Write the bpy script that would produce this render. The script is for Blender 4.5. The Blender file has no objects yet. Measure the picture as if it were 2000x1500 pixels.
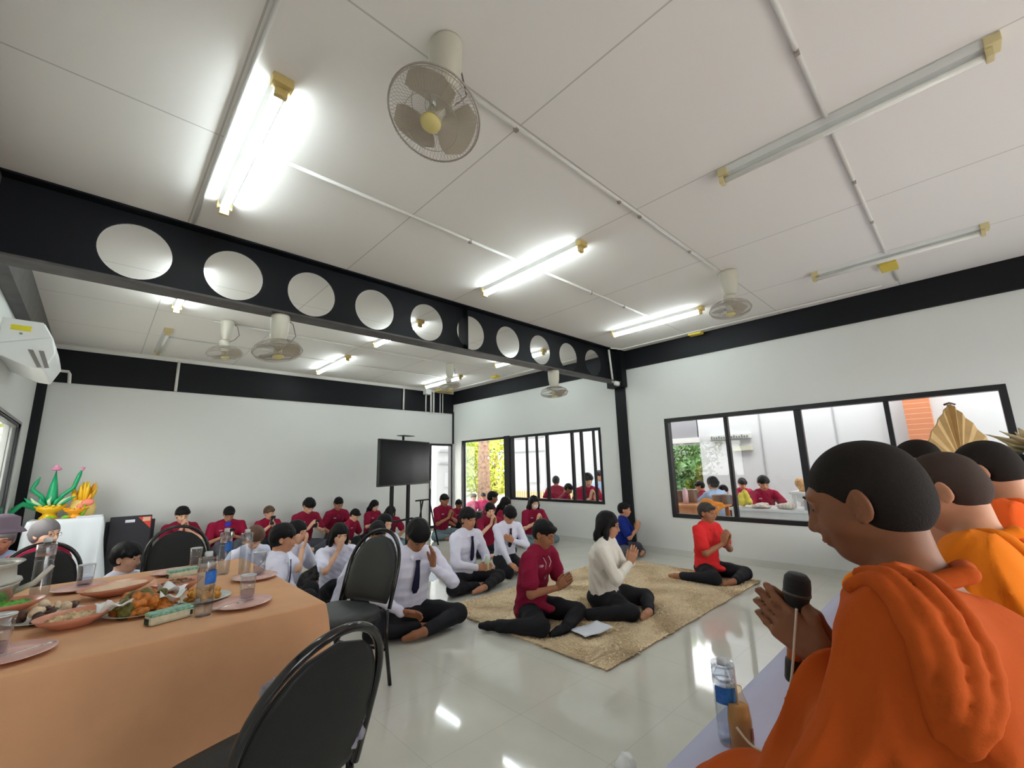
import bpy, bmesh, math, random
import numpy as np
import mathutils.bvhtree
from mathutils import Vector, Matrix
random.seed(7)
RS = np.random.RandomState(11)
PI = math.pi
SC = bpy.context.scene
COL = SC.collection

# ------------------------------------------------------------------ camera
CAM_H = 1.42
YAW, PITCH, ROLL, FPX = 0.760586940, 0.190737999, -0.0251857072, 842.055
def _cam_axes():
    f = np.array([math.sin(YAW)*math.cos(PITCH), math.cos(YAW)*math.cos(PITCH), math.sin(PITCH)])
    r = np.array([math.cos(YAW), -math.sin(YAW), 0.0]); u = np.cross(r, f)
    r2 = r*math.cos(ROLL)+u*math.sin(ROLL); u2 = u*math.cos(ROLL)-r*math.sin(ROLL)
    return r2, u2, f
CR, CU, CF = _cam_axes()
cam = bpy.data.cameras.new('camera'); camo = bpy.data.objects.new('camera', cam); COL.objects.link(camo)
cam.sensor_width = 36; cam.sensor_fit = 'HORIZONTAL'; cam.lens = FPX*36/2000
cam.clip_start = 0.02; cam.clip_end = 300
camo.matrix_world = Matrix(((CR[0], CU[0], -CF[0], 0), (CR[1], CU[1], -CF[1], 0), (CR[2], CU[2], -CF[2], CAM_H), (0, 0, 0, 1)))
SC.camera = camo

def hit(px, py, x=None, y=None, z=None):
    """point seen at a place of the photo, on a plane of the room (surveying aid)"""
    d = CR*(px-1000)/FPX - CU*(py-750)/FPX + CF
    o = np.array([0, 0, CAM_H])
    if x is not None: t = (x-o[0])/d[0]
    elif y is not None: t = (y-o[1])/d[1]
    else: t = (z-o[2])/d[2]
    return o+t*d

# ------------------------------------------------------------------ world, light, exposure
W = bpy.data.worlds.new('sky'); SC.world = W; W.use_nodes = True
nt = W.node_tree; nt.nodes.clear()
wo = nt.nodes.new('ShaderNodeOutputWorld'); bg = nt.nodes.new('ShaderNodeBackground')
bg.inputs[0].default_value = (1.0, 0.98, 0.97, 1); bg.inputs[1].default_value = SKY = 4.0
nt.links.new(bg.outputs[0], wo.inputs[0])
sun = bpy.data.lights.new('sun', 'SUN'); sun.energy = 1.2; sun.angle = 0.03; sun.color = (1, .95, .86)
suno = bpy.data.objects.new('sun', sun); COL.objects.link(suno)
suno.rotation_euler = (math.radians(20), math.radians(-16), 0)
SC.view_settings.view_transform = 'Standard'; SC.view_settings.look = 'None'
SC.view_settings.gamma = 1; SC.view_settings.use_curve_mapping = False
SC.view_settings.exposure = 0.92
def portal(name, loc, rot, sx, sy):
    l = bpy.data.lights.new(name, 'AREA'); l.shape = 'RECTANGLE'; l.size = sx; l.size_y = sy
    l.cycles.is_portal = True
    o = bpy.data.objects.new(name, l); COL.objects.link(o); o.location = loc; o.rotation_euler = rot
portal('portal_window', (6.90, 1.56, 1.36), (0, PI/2, 0), 1.6, 3.8)
portal('portal_window', (6.90, 6.9, 1.1), (0, PI/2, 0), 2.2, 4.4)
portal('portal_window', (3.0, -2.74, 1.4), (-PI/2, 0, 0), 6.0, 1.8)  # serves the added opening behind the camera
portal('portal_window', (-0.93, 6.7, 1.5), (0, -PI/2, 0), 1.3, 3.7)

# ------------------------------------------------------------------ materials
def col8(r, g, b):
    f = lambda c: ((c/255+.055)/1.055)**2.4 if c > 10.3 else c/255/12.92
    return (f(r), f(g), f(b), 1)
MATS = {}
def mat(name, c, rough=.5, metal=0, spec=.5, noise=0, nscale=20, bump=0, bscale=60, emit=None, es=0, sheen=0, coat=0, trans=0, ior=1.45, alpha=1, sss=0):
    if name in MATS: return MATS[name]
    m = bpy.data.materials.new(name); m.use_nodes = True
    t = m.node_tree; b = t.nodes['Principled BSDF']
    if len(c) == 3: c = (*c, 1)
    b.inputs['Base Color'].default_value = c; b.inputs['Roughness'].default_value = rough
    b.inputs['Metallic'].default_value = metal; b.inputs['Specular IOR Level'].default_value = spec
    b.inputs['IOR'].default_value = ior
    if sheen: b.inputs['Sheen Weight'].default_value = sheen
    if coat: b.inputs['Coat Weight'].default_value = coat; b.inputs['Coat Roughness'].default_value = .05
    if trans: b.inputs['Transmission Weight'].default_value = trans
    if alpha < 1: b.inputs['Alpha'].default_value = alpha
    if emit: b.inputs['Emission Color'].default_value = (*emit[:3], 1); b.inputs['Emission Strength'].default_value = es
    if noise or bump:
        tc = t.nodes.new('ShaderNodeTexCoord')
    if noise:
        n = t.nodes.new('ShaderNodeTexNoise'); n.inputs['Scale'].default_value = nscale; n.inputs['Detail'].default_value = 4
        t.links.new(tc.outputs['Object'], n.inputs['Vector'])
        r = t.nodes.new('ShaderNodeValToRGB'); r.color_ramp.elements[0].position = .3; r.color_ramp.elements[1].position = .7
        r.color_ramp.elements[0].color = (*[max(0, v*(1-noise)) for v in c[:3]], 1)
        r.color_ramp.elements[1].color = (*[min(1, v*(1+noise)) for v in c[:3]], 1)
        t.links.new(n.outputs['Fac'], r.inputs['Fac']); t.links.new(r.outputs['Color'], b.inputs['Base Color'])
    if bump:
        n2 = t.nodes.new('ShaderNodeTexNoise'); n2.inputs['Scale'].default_value = bscale; n2.inputs['Detail'].default_value = 3
        t.links.new(tc.outputs['Object'], n2.inputs['Vector'])
        bm_ = t.nodes.new('ShaderNodeBump'); bm_.inputs['Strength'].default_value = bump; bm_.inputs['Distance'].default_value = .01
        t.links.new(n2.outputs['Fac'], bm_.inputs['Height']); t.links.new(bm_.outputs['Normal'], b.inputs['Normal'])
    MATS[name] = m; return m

def glass_mat(name, tint=(1, 1, 1), refl=.03, rough=0.0):
    if name in MATS: return MATS[name]
    m = bpy.data.materials.new(name); m.use_nodes = True; t = m.node_tree; t.nodes.clear()
    o = t.nodes.new('ShaderNodeOutputMaterial'); mx = t.nodes.new('ShaderNodeMixShader')
    tr = t.nodes.new('ShaderNodeBsdfTransparent'); gl = t.nodes.new('ShaderNodeBsdfGlossy'); lw = t.nodes.new('ShaderNodeLayerWeight'); lw.inputs[0].default_value = .5; pw = t.nodes.new('ShaderNodeMath'); pw.operation = 'POWER'; pw.inputs[1].default_value = 5.0; t.links.new(lw.outputs['Facing'], pw.inputs[0]); fr = t.nodes.new('ShaderNodeMath'); fr.operation = 'MULTIPLY_ADD'; t.links.new(pw.outputs[0], fr.inputs[0]); fr.inputs[1].default_value = .8; fr.inputs[2].default_value = refl;
    tr.inputs[0].default_value = (*tint, 1); gl.inputs['Roughness'].default_value = rough
    t.links.new(fr.outputs[0], mx.inputs[0]); t.links.new(tr.outputs[0], mx.inputs[1]); t.links.new(gl.outputs[0], mx.inputs[2])
    t.links.new(mx.outputs[0], o.inputs[0]); MATS[name] = m; return m

# ------------------------------------------------------------------ mesh building
class MB:
    def __init__(s): s.v = []; s.f = []
    def add(s, vs, fs):
        n = len(s.v); s.v += [tuple(map(float, p)) for p in vs]; s.f += [tuple(i+n for i in f) for f in fs]; return s
    def box(s, x0, x1, y0, y1, z0, z1, M=None):
        p = [(x, y, z) for x in (x0, x1) for y in (y0, y1) for z in (z0, z1)]
        if M is not None: p = [tuple(M @ Vector(q)) for q in p]
        return s.add(p, [(0, 1, 3, 2), (4, 6, 7, 5), (0, 4, 5, 1), (2, 3, 7, 6), (0, 2, 6, 4), (1, 5, 7, 3)])
    def tube(s, pts, r, n=8, closed=False, cap=True, flat=1.0, up=None):
        pts = [np.array(p, float) for p in pts]; N = len(pts)
        rs = r if hasattr(r, '__len__') else [r]*N
        rings = []; prev = None
        for i, p in enumerate(pts):
            a = pts[(i-1) % N] if (closed or i > 0) else p; b = pts[(i+1) % N] if (closed or i < N-1) else p
            d = b-a; d = d/(np.linalg.norm(d)+1e-9)
            if up is not None: u = np.array(up, float)
            elif prev is None: u = np.array([0, 0, 1.]) if abs(d[2]) < .9 else np.array([1., 0, 0])
            else: u = prev
            u = u-d*(u@d); u /= (np.linalg.norm(u)+1e-9); prev = u; w = np.cross(d, u)
            rings.append([p+rs[i]*(math.cos(2*PI*k/n)*w+math.sin(2*PI*k/n)*u*flat) for k in range(n)])
        vs = [q for R_ in rings for q in R_]; fs = []
        for i in range(N if closed else N-1):
            j = (i+1) % N
            for k in range(n):
                l = (k+1) % n; fs.append((i*n+k, i*n+l, j*n+l, j*n+k))
        if cap and not closed: fs.append(tuple(range(n))[::-1]); fs.append(tuple((N-1)*n+k for k in range(n)))
        return s.add(vs, fs)
    def lathe(s, prof, c=(0, 0, 0), n=24, M=None, sx=1, sy=1):
        vs = []; fs = []; N = len(prof)
        for (r, z) in prof:
            for k in range(n):
                a = 2*PI*k/n; vs.append((c[0]+r*math.cos(a)*sx, c[1]+r*math.sin(a)*sy, c[2]+z))
        if M is not None: vs = [tuple(M @ Vector(q)) for q in vs]
        for i in range(N-1):
            for k in range(n):
                l = (k+1) % n; fs.append((i*n+k, i*n+l, (i+1)*n+l, (i+1)*n+k))
        if prof[0][0] > 1e-4: fs.append(tuple(range(n))[::-1])
        if prof[-1][0] > 1e-4: fs.append(tuple((N-1)*n+k for k in range(n)))
        return s.add(vs, fs)
    def ball(s, c, r, n=10, M=None):
        r = r if hasattr(r, '__len__') else (r, r, r)
        vs = []; fs = []; m = max(4, n*2//3)
        for i in range(m+1):
            th = PI*i/m
            for k in range(n):
                ph = 2*PI*k/n; q = Vector((r[0]*math.sin(th)*math.cos(ph), r[1]*math.sin(th)*math.sin(ph), r[2]*math.cos(th)))
                if M is not None: q = M @ q
                vs.append((c[0]+q.x, c[1]+q.y, c[2]+q.z))
        for i in range(m):
            for k in range(n):
                l = (k+1) % n; fs.append((i*n+k, (i+1)*n+k, (i+1)*n+l, i*n+l))
        return s.add(vs, fs)
    def prism(s, poly, axis, a, b):
        n = len(poly); vs = []
        for t in (a, b):
            for (u, v) in poly:
                vs.append({'x': (t, u, v), 'y': (u, t, v), 'z': (u, v, t)}[axis])
        fs = [tuple(range(n))[::-1], tuple(range(n, 2*n))]+[(i, (i+1) % n, n+(i+1) % n, n+i) for i in range(n)]
        return s.add(vs, fs)
    def build(s, name, material, parent=None, smooth=False, bevel=0, sub=0, fix=True):
        me = bpy.data.meshes.new(name); me.from_pydata(s.v, [], s.f)
        if fix:
            b = bmesh.new(); b.from_mesh(me); bmesh.ops.remove_doubles(b, verts=b.verts, dist=1e-6)
            bmesh.ops.recalc_face_normals(b, faces=b.faces); b.to_mesh(me); b.free()
        return link(name, me, material, parent, smooth, bevel, sub)
def link(name, me, material, parent=None, smooth=False, bevel=0, sub=0):
    me.materials.append(material)
    if smooth: me.polygons.foreach_set('use_smooth', [True]*len(me.polygons))
    me.update()
    o = bpy.data.objects.new(name, me); COL.objects.link(o)
    if parent is not None: o.parent = parent
    if bevel:
        m = o.modifiers.new('bevel', 'BEVEL'); m.width = bevel; m.segments = 2; m.limit_method = 'ANGLE'
    if sub:
        m = o.modifiers.new('sub', 'SUBSURF'); m.levels = sub; m.render_levels = sub
    return o
def empty(name, loc=(0, 0, 0), rz=0.0):
    o = bpy.data.objects.new(name, None); COL.objects.link(o); o.location = loc; o.rotation_euler = (0, 0, rz); o.empty_display_size = .1; return o
def tag(o, label=None, cat=None, group=None, kind=None):
    if label: o['label'] = label
    if cat: o['category'] = cat
    if group: o['group'] = group
    if kind: o['kind'] = kind
    return o
def struct(name, mb, m, parent=None, **k):
    o = mb.build(name, m, parent, **k)
    if parent is None: o['kind'] = 'structure'
    return o
def children(o): return [c for c in COL.objects if c.parent == o]
def copy_tree(o, parent=None):
    c = o.copy(); COL.objects.link(c); c.parent = parent
    for ch in children(o): copy_tree(ch, c)
    return c
# ------------------------------------------------------------------ implicit surfaces -> quad meshes
def nrm(v): v = np.array(v, float); return v/(np.linalg.norm(v)+1e-12)
class Field:
    """a list of rounded shapes blended into ONE continuous surface"""
    def __init__(s, k=.02): s.p = []; s.k = k
    def cone(s, a, b, ra, rb, k=None, sub=False, sx=None, flat=1.0):
        """tapered limb from a to b; sx/flat squash the section along direction sx"""
        s.p.append(('c', np.array(a, float), np.array(b, float), ra, rb, s.k if k is None else k, sub, None if sx is None else nrm(sx), flat)); return s
    def ell(s, c, r, R=None, k=None, sub=False):
        s.p.append(('e', np.array(c, float), np.array(r, float), np.eye(3) if R is None else np.array(R, float), 0, s.k if k is None else k, sub)); return s
    def seg(s, a, b, wa, da, wb, db, side, k=None):
        """piece of a trunk: elliptic section, half width w along side, half depth d"""
        s.p.append(('t', np.array(a, float), np.array(b, float), (wa, da), (wb, db), s.k if k is None else k, False, nrm(side))); return s
    def pts(s, P, r, k=None, **kw):
        for i in range(len(P)-1): s.cone(P[i], P[i+1], r[i], r[i+1], k, **kw)
        return s
    def bounds(s):
        lo = []; hi = []
        for q in s.p:
            if q[6]: continue
            if q[0] == 'c':
                r = max(q[3], q[4]); lo.append(np.minimum(q[1], q[2])-r); hi.append(np.maximum(q[1], q[2])+r)
            elif q[0] == 'e': r = max(q[2]); lo.append(q[1]-r); hi.append(q[1]+r)
            else: r = max(q[3][0], q[4][0]); lo.append(np.minimum(q[1], q[2])-r); hi.append(np.maximum(q[1], q[2])+r)
        return np.min(lo, 0), np.max(hi, 0)
    def mesh(s, res, name, fine=None, disp=None, clip=None, post=None):
        lo, hi = s.bounds(); m = 3*res+.006; lo = lo-m; hi = hi+m
        ax = []
        for i in range(3):
            step = res; c = [lo[i]]; 
            while c[-1] < hi[i]:
                st = step
                if fine:
                    for (flo, fhi, fr) in fine:
                        if flo[i]-.01 <= c[-1] <= fhi[i]+.01: st = min(st, fr)
                c.append(c[-1]+st)
            ax.append(np.array(c, np.float32))
        nx, ny, nz = map(len, ax)
        F = np.full((nx, ny, nz), .2, np.float32)
        for q in s.p:
            k = max(q[5], 1e-4)
            if q[0] == 'c' or q[0] == 't':
                r = max(q[3], q[4]) if q[0] == 'c' else max(q[3][0], q[4][0]); l = np.minimum(q[1], q[2])-r; h = np.maximum(q[1], q[2])+r
            else: r = max(q[2]); l = q[1]-r; h = q[1]+r
            mg = k+max(4*res, .035) if not q[6] else k+.003
            ix = [(max(0, np.searchsorted(ax[i], l[i]-mg)-1), np.searchsorted(ax[i], h[i]+mg)+1) for i in range(3)]
            X = ax[0][ix[0][0]:ix[0][1], None, None]; Y = ax[1][None, ix[1][0]:ix[1][1], None]; Z = ax[2][None, None, ix[2][0]:ix[2][1]]
            if X.size == 0 or Y.size == 0 or Z.size == 0: continue
            sl = tuple(slice(a, b) for a, b in ix)
            if q[0] == 'c':
                a, b = q[1], q[2]; ba = b-a; L = ba@ba+1e-12
                px, py, pz = X-a[0], Y-a[1], Z-a[2]
                t = np.clip((px*ba[0]+py*ba[1]+pz*ba[2])/L, 0, 1)
                dx, dy, dz = px-t*ba[0], py-t*ba[1], pz-t*ba[2]
                if q[7] is not None:
                    e = q[7]; u = (dx*e[0]+dy*e[1]+dz*e[2]); g = 1/q[8]-1
                    dx = dx+u*g*e[0]; dy = dy+u*g*e[1]; dz = dz+u*g*e[2]
                    d = (np.sqrt(dx*dx+dy*dy+dz*dz)-(q[3]+(q[4]-q[3])*t))*min(1, q[8]*1.3)
                else: d = np.sqrt(dx*dx+dy*dy+dz*dz)-(q[3]+(q[4]-q[3])*t)
            elif q[0] == 'e':
                c, r3, R = q[1], q[2], q[3]
                px, py, pz = X-c[0], Y-c[1], Z-c[2]
                u = [(px*R[0, i]+py*R[1, i]+pz*R[2, i]) for i in range(3)]
                k0 = np.sqrt(sum((u[i]/r3[i])**2 for i in range(3))); k1 = np.sqrt(sum((u[i]/r3[i]**2)**2 for i in range(3)))+1e-6
                d = k0*(k0-1)/k1
            else:
                a, b = q[1], q[2]; ba = b-a; Ln = math.sqrt(ba@ba)+1e-9; e = ba/Ln; sd = q[7]-e*(q[7]@e); sd /= np.linalg.norm(sd); dd = np.cross(e, sd)
                px, py, pz = X-a[0], Y-a[1], Z-a[2]
                al = px*e[0]+py*e[1]+pz*e[2]; t = np.clip(al/Ln, 0, 1); ov = al-t*Ln
                w = q[3][0]+(q[4][0]-q[3][0])*t; dp = q[3][1]+(q[4][1]-q[3][1])*t
                u = px*sd[0]+py*sd[1]+pz*sd[2]; v = px*dd[0]+py*dd[1]+pz*dd[2]
                d = (np.sqrt((u/w)**2+(v/dp)**2+(ov/dp)**2)-1)*dp
            G = F[sl]; d = d.astype(np.float32)
            if q[6]:
                d = -d; hh = np.maximum(k-np.abs(G-d), 0)/k; F[sl] = np.maximum(G, d)+hh*hh*k*.25
            else:
                hh = np.maximum(k-np.abs(G-d), 0)/k; F[sl] = np.minimum(G, d)-hh*hh*k*.25
        if disp is not None or clip is not None:
            X, Y, Z = ax[0][:, None, None], ax[1][None, :, None], ax[2][None, None, :]
            if disp is not None: F = F+disp(X, Y, Z)
            if clip is not None: F = np.maximum(F, clip(X, Y, Z))
        F[0] = F[-1] = .1; F[:, 0] = F[:, -1] = .1; F[:, :, 0] = F[:, :, -1] = .1
        return surface_nets(F.astype(np.float32), ax, name)
def surface_nets(F, ax, name):
    ins = F < 0
    c = ins[:-1, :-1, :-1].astype(np.int8)
    for (i, j, k) in ((1,0,0),(0,1,0),(0,0,1),(1,1,0),(1,0,1),(0,1,1),(1,1,1)):
        c = c+ins[i:i-1 or None, j:j-1 or None, k:k-1 or None][:c.shape[0], :c.shape[1], :c.shape[2]]
    act = (c > 0) & (c < 8); I, J, K = np.nonzero(act); n = len(I)
    vid = np.full(act.shape, -1, np.int32); vid[I, J, K] = np.arange(n)
    P = np.zeros((n, 3)); cnt = np.zeros(n)
    cor = [(i, j, k) for i in (0, 1) for j in (0, 1) for k in (0, 1)]
    val = {q: F[I+q[0], J+q[1], K+q[2]] for q in cor}
    pos = {q: np.stack([ax[0][I+q[0]], ax[1][J+q[1]], ax[2][K+q[2]]], 1) for q in cor}
    for a in cor:
        for d in range(3):
            if a[d] == 0:
                b = list(a); b[d] = 1; b = tuple(b); va, vb = val[a], val[b]; cr = (va < 0) != (vb < 0)
                t = np.where(cr, va/(va-vb+1e-20), 0)[:, None]
                P += np.where(cr[:, None], pos[a]*(1-t)+pos[b]*t, 0); cnt += cr
    P /= np.maximum(cnt, 1)[:, None]
    Q = []
    for d in range(3):
        sl0 = [slice(1, -1)]*3; sl0[d] = slice(0, -1); sl1 = list(sl0); sl1[d] = slice(1, None)
        A = ins[tuple(sl0)]; B = ins[tuple(sl1)]; cr = A != B
        i, j, k = np.nonzero(cr); base = [i+(0 if d == 0 else 1), j+(0 if d == 1 else 1), k+(0 if d == 2 else 1)]
        u, v = [(1, 2), (2, 0), (0, 1)][d]
        def g(du, dv):
            q = [base[0].copy(), base[1].copy(), base[2].copy()]; q[u] = q[u]-du; q[v] = q[v]-dv
            return vid[q[0], q[1], q[2]]
        quad = np.stack([g(1, 1), g(0, 1), g(0, 0), g(1, 0)], 1)
        flip = ~A[i, j, k]; quad[flip] = quad[flip][:, ::-1]; Q.append(quad)
    Q = np.concatenate(Q); Q = Q[(Q >= 0).all(1)]
    me = bpy.data.meshes.new(name); me.vertices.add(n); me.vertices.foreach_set('co', P.astype(np.float32).ravel())
    me.loops.add(len(Q)*4); me.loops.foreach_set('vertex_index', Q.astype(np.int32).ravel())
    me.polygons.add(len(Q)); me.polygons.foreach_set('loop_start', np.arange(0, len(Q)*4, 4, dtype=np.int32))
    me.polygons.foreach_set('use_smooth', np.ones(len(Q), bool))
    me.update(calc_edges=True); me.validate(); return me
def folds(amp, freq, seed=0, stretch=(1, 1, 1)):
    """cloth-like waves"""
    r = np.random.RandomState(seed); ks = [(r.normal(size=3)*freq*np.array(stretch), r.uniform(0, 6.28), 1/(1+.5*i)) for i in range(5)]
    def f(X, Y, Z):
        w = 0.35*np.sin(X*freq*.45+1)+.35*np.sin(Y*freq*.5+Z*freq*.3); o = 0
        for kv, ph, a in ks: o = o+a*(1.6*np.abs(np.sin(.5*(X*kv[0]+Y*kv[1]+Z*kv[2])+ph+w))-1)
        return (amp*.45*o).astype(np.float32)
    return f
def rotm(axis, deg): return np.array(Matrix.Rotation(math.radians(deg), 3, axis))
# ------------------------------------------------------------------ room shell
XL, XR, YB, YF, ZC = -0.8, 6.75, 9.4, -2.6, 3.44
def joint_mat(name, base, line, axes, width, rough, **kw):
    m = mat(name, base, rough, **kw); t = m.node_tree; b = t.nodes['Principled BSDF']
    tc = t.nodes.new('ShaderNodeTexCoord'); sp = t.nodes.new('ShaderNodeSeparateXYZ'); t.links.new(tc.outputs['Object'], sp.inputs[0])
    prev = None
    for (ax_, off, pitch) in axes:
        a = t.nodes.new('ShaderNodeMath'); a.operation = 'SUBTRACT'; t.links.new(sp.outputs[ax_], a.inputs[0]); a.inputs[1].default_value = off-width/2
        f = t.nodes.new('ShaderNodeMath'); f.operation = 'FLOORED_MODULO'; t.links.new(a.outputs[0], f.inputs[0]); f.inputs[1].default_value = pitch
        l = t.nodes.new('ShaderNodeMath'); l.operation = 'LESS_THAN'; t.links.new(f.outputs[0], l.inputs[0]); l.inputs[1].default_value = width
        if prev is None: prev = l
        else:
            mx = t.nodes.new('ShaderNodeMath'); mx.operation = 'MAXIMUM'; t.links.new(prev.outputs[0], mx.inputs[0]); t.links.new(l.outputs[0], mx.inputs[1]); prev = mx
    mix = t.nodes.new('ShaderNodeMix'); mix.data_type = 'RGBA'; t.links.new(prev.outputs[0], mix.inputs['Factor'])
    old = b.inputs['Base Color'].links
    if old: t.links.new(old[0].from_socket, mix.inputs['A'])
    else: mix.inputs['A'].default_value = (*base[:3], 1)
    mix.inputs['B'].default_value = (*line[:3], 1)
    t.links.new(mix.outputs['Result'], b.inputs['Base Color']); return m
M_wall = mat('wall_paint', (.70, .71, .69), .85, bump=.02, bscale=200)
M_ceil = joint_mat('ceiling_board', (.83, .80, .76), (.56, .54, .51), [(0, .31, 1.31), (1, .30, 1.27)], .010, .9)
M_floor = joint_mat('floor_tile', (.66, .645, .58), (.55, .54, .49), [(0, .1, .62), (1, .2, .62)], .004, .06, noise=.04, nscale=3, spec=.55)
M_black = mat('black_steel_paint', (.007, .0075, .010), .5, spec=.25, bump=.05, bscale=30)
M_flange = mat('brown_primer_steel', (.075, .068, .066), .5, noise=.25, nscale=8)
M_frame = mat('black_aluminium', (.010, .010, .014), .35)
M_greyal = mat('grey_aluminium', (.16, .155, .18), .35)
M_glass = glass_mat('window_glass', (.97, .985, .98))
M_white = mat('white_plastic', (.78, .79, .78), .4)
M_pipe = mat('white_conduit', (.74, .72, .68), .45)
M_cream = mat('aged_cream_plastic', (.62, .47, .18), .5)

struct('floor', MB().box(XL-.2, XR+.15, YF-.2, YB+.15, -.12, 0), M_floor)
struct('ceiling', MB().box(XL-.2, XR+.2, YF-.2, YB+.2, ZC, ZC+.12), M_ceil)
def wall_x(name, x0, x1, ya, yb, zt, holes, mt):
    """wall along Y with rectangular openings (y0, y1, z0, z1), sorted by y"""
    mb = MB(); y = ya
    for (a, b, c, d) in holes:
        if a > y: mb.box(x0, x1, y, a, 0, zt)
        if c > 0: mb.box(x0, x1, a, b, 0, c)
        if d < zt: mb.box(x0, x1, a, b, d, zt)
        y = b
    if y < yb: mb.box(x0, x1, y, yb, 0, zt)
    return struct(name, mb, mt)
wall_x('wall_right', XR, XR+.15, YF, YB, ZC, [(-.33, 3.45, .575, 2.145), (4.73, 7.22, .72, 2.115), (7.40, 9.05, 0, 2.12)], M_wall)
wall_x('wall_left', XL-.15, XL, YF, YB, ZC, [(4.9, 8.54, .96, 2.13)], M_wall)
struct('wall_back', MB().box(XL, 6.02, YB, YB+.15, 0, ZC).box(6.02, XR, YB, YB+.15, 2.06, ZC).box(6.70, XR, YB, YB+.15, 0, 2.06), M_wall)
fw = MB().box(XL-.15, XR+.15, YF-.15, YF, 2.3, ZC).box(XL-.15, 0, YF-.15, YF, 0, 2.3).box(6.0, XR+.15, YF-.15, YF, 0, 2.3).box(0, 6.0, YF-.15, YF, 0, .5)  # opening behind the camera added to let daylight in
struct('wall_front', fw, M_wall)
# black steel: perimeter beams, columns
struct('trim_1', MB().box(-.69, XR-.01, YB-.02, YB+.01, 2.86, 3.40), M_black)
struct('trim_2', MB().box(XL, XR, YB-.06, YB-.03, 3.375, ZC), mat('cornice_white', (.70, .69, .65), .7))
struct('trim_3', MB().box(XR-.03, XR+.01, YF, 4.14, 3.10, ZC).box(XR-.03, XR+.01, 4.33, YB, 3.10, ZC), M_black)
struct('trim_4', MB().box(XL-.01, -.69, YF, YB, 3.07, ZC), M_flange)
struct('trim_5', MB().box(XL-.01, -.69, YB-.03, YB+.01, 0, ZC), M_black)
struct('trim_6', MB().box(XR-.05, XR+.01, 4.14, 4.33, 0, ZC).box(XR-.18, XR-.02, 4.08, 4.40, 2.78, 3.44), M_black)
struct('trim_7', MB().box(6.715, XR+.005, YB-.035, YB+.01, 2.06, 2.90), M_black)
for i, (n, a, b) in enumerate((('baseboard_right', (XR-.012, XR, YF, 7.4), 0), ('baseboard_back', (XL, 6.02, YB-.012, YB), 0))):
    struct(n, MB().box(*a, 0, .09), mat('skirting_tile', (.60, .60, .56), .2))

# castellated beam across the room: one web with ten round openings
def beam():
    t = empty('castellated_beam', (3.0, 4.2, 2.85)); tag(t, 'long black steel roof beam with a row of ten round holes, spanning the room below the ceiling', 'beam')
    t.matrix_world = Matrix.Translation((0, 0, 0)); t.location = (0, 0, 0)
    z0, z1, ym, th = 2.86, 3.43, 4.2, .006; cz, R = 3.125, .222; N = 40
    cx = [.027+.6525*k for k in range(10)]
    mb = MB()
    def panel(y):
        vs = []; fs = []
        edges = [XL] + [(cx[i]+cx[i+1])/2 for i in range(9)] + [6.60]
        edges[0] = cx[0]-.326; edges[-1] = cx[-1]+.326
        for i, c in enumerate(cx):
            xa, xb = edges[i], edges[i+1]; b0 = len(vs)
            for k in range(N):
                a = 2*PI*k/N+PI/4; ca, sa = math.cos(a), math.sin(a)
                # point on rectangle along the ray
                tx = ((xb-c) if ca > 0 else (xa-c))/ca if abs(ca) > 1e-9 else 1e9
                tz = ((z1-cz) if sa > 0 else (z0-cz))/sa if abs(sa) > 1e-9 else 1e9
                tt = min(tx, tz); vs.append((c+R*ca, y, cz+R*sa)); vs.append((c+tt*ca, y, cz+tt*sa))
            for k in range(N):
                l = (k+1) % N; fs.append((b0+2*k, b0+2*k+1, b0+2*l+1, b0+2*l))
            for (x, z) in ((xa, z0), (xa, z1), (xb, z0), (xb, z1)):
                # fill rectangle corners
                ang = math.atan2(z-cz, x-c); k = int(math.floor(((ang-PI/4) % (2*PI))/(2*PI/N))); l = (k+1) % N
                vs.append((x, y, z)); fs.append((b0+2*k+1, len(vs)-1, b0+2*l+1))
        for (xa, xb) in ((XL, edges[0]), (edges[-1], 6.62)):
            n = len(vs); vs += [(xa, y, z0), (xb, y, z0), (xb, y, z1), (xa, y, z1)]; fs.append((n, n+1, n+2, n+3))
        return vs, fs
    v, f = panel(ym-th); mb.add(v, f); v, f = panel(ym+th); mb.add(v, f)
    for c in cx:
        n = len(mb.v)
        for k in range(N):
            a = 2*PI*k/N+PI/4; mb.v.append((c+R*math.cos(a), ym-th, cz+R*math.sin(a))); mb.v.append((c+R*math.cos(a), ym+th, cz+R*math.sin(a)))
        for k in range(N):
            l = (k+1) % N; mb.f.append((n+2*k, n+2*l, n+2*l+1, n+2*k+1))
    mb.box(3.165, 3.175, 4.105, 4.295, z0, z1)
    w = mb.build('web', M_black, t)
    MB().box(XL, 6.60, 4.10, 4.30, 2.848, 2.862).box(XL, 6.60, 4.098, 4.102, 2.846, 2.864).build('bottom_flange', M_flange, t)
    MB().box(XL, 6.60, 4.10, 4.30, 3.425, 3.439).build('top_flange', M_black, t)
    MB().tube([(6.28, 4.12, 3.40), (6.34, 4.12, 2.82)], .018).build('conduit', M_pipe, t, smooth=True)
    MB().tube([(6.34, 4.07, 2.80), (6.42, 4.07, 2.80)], .04, n=12).build('conduit_elbow', M_white, t, smooth=True)
beam()

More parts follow.
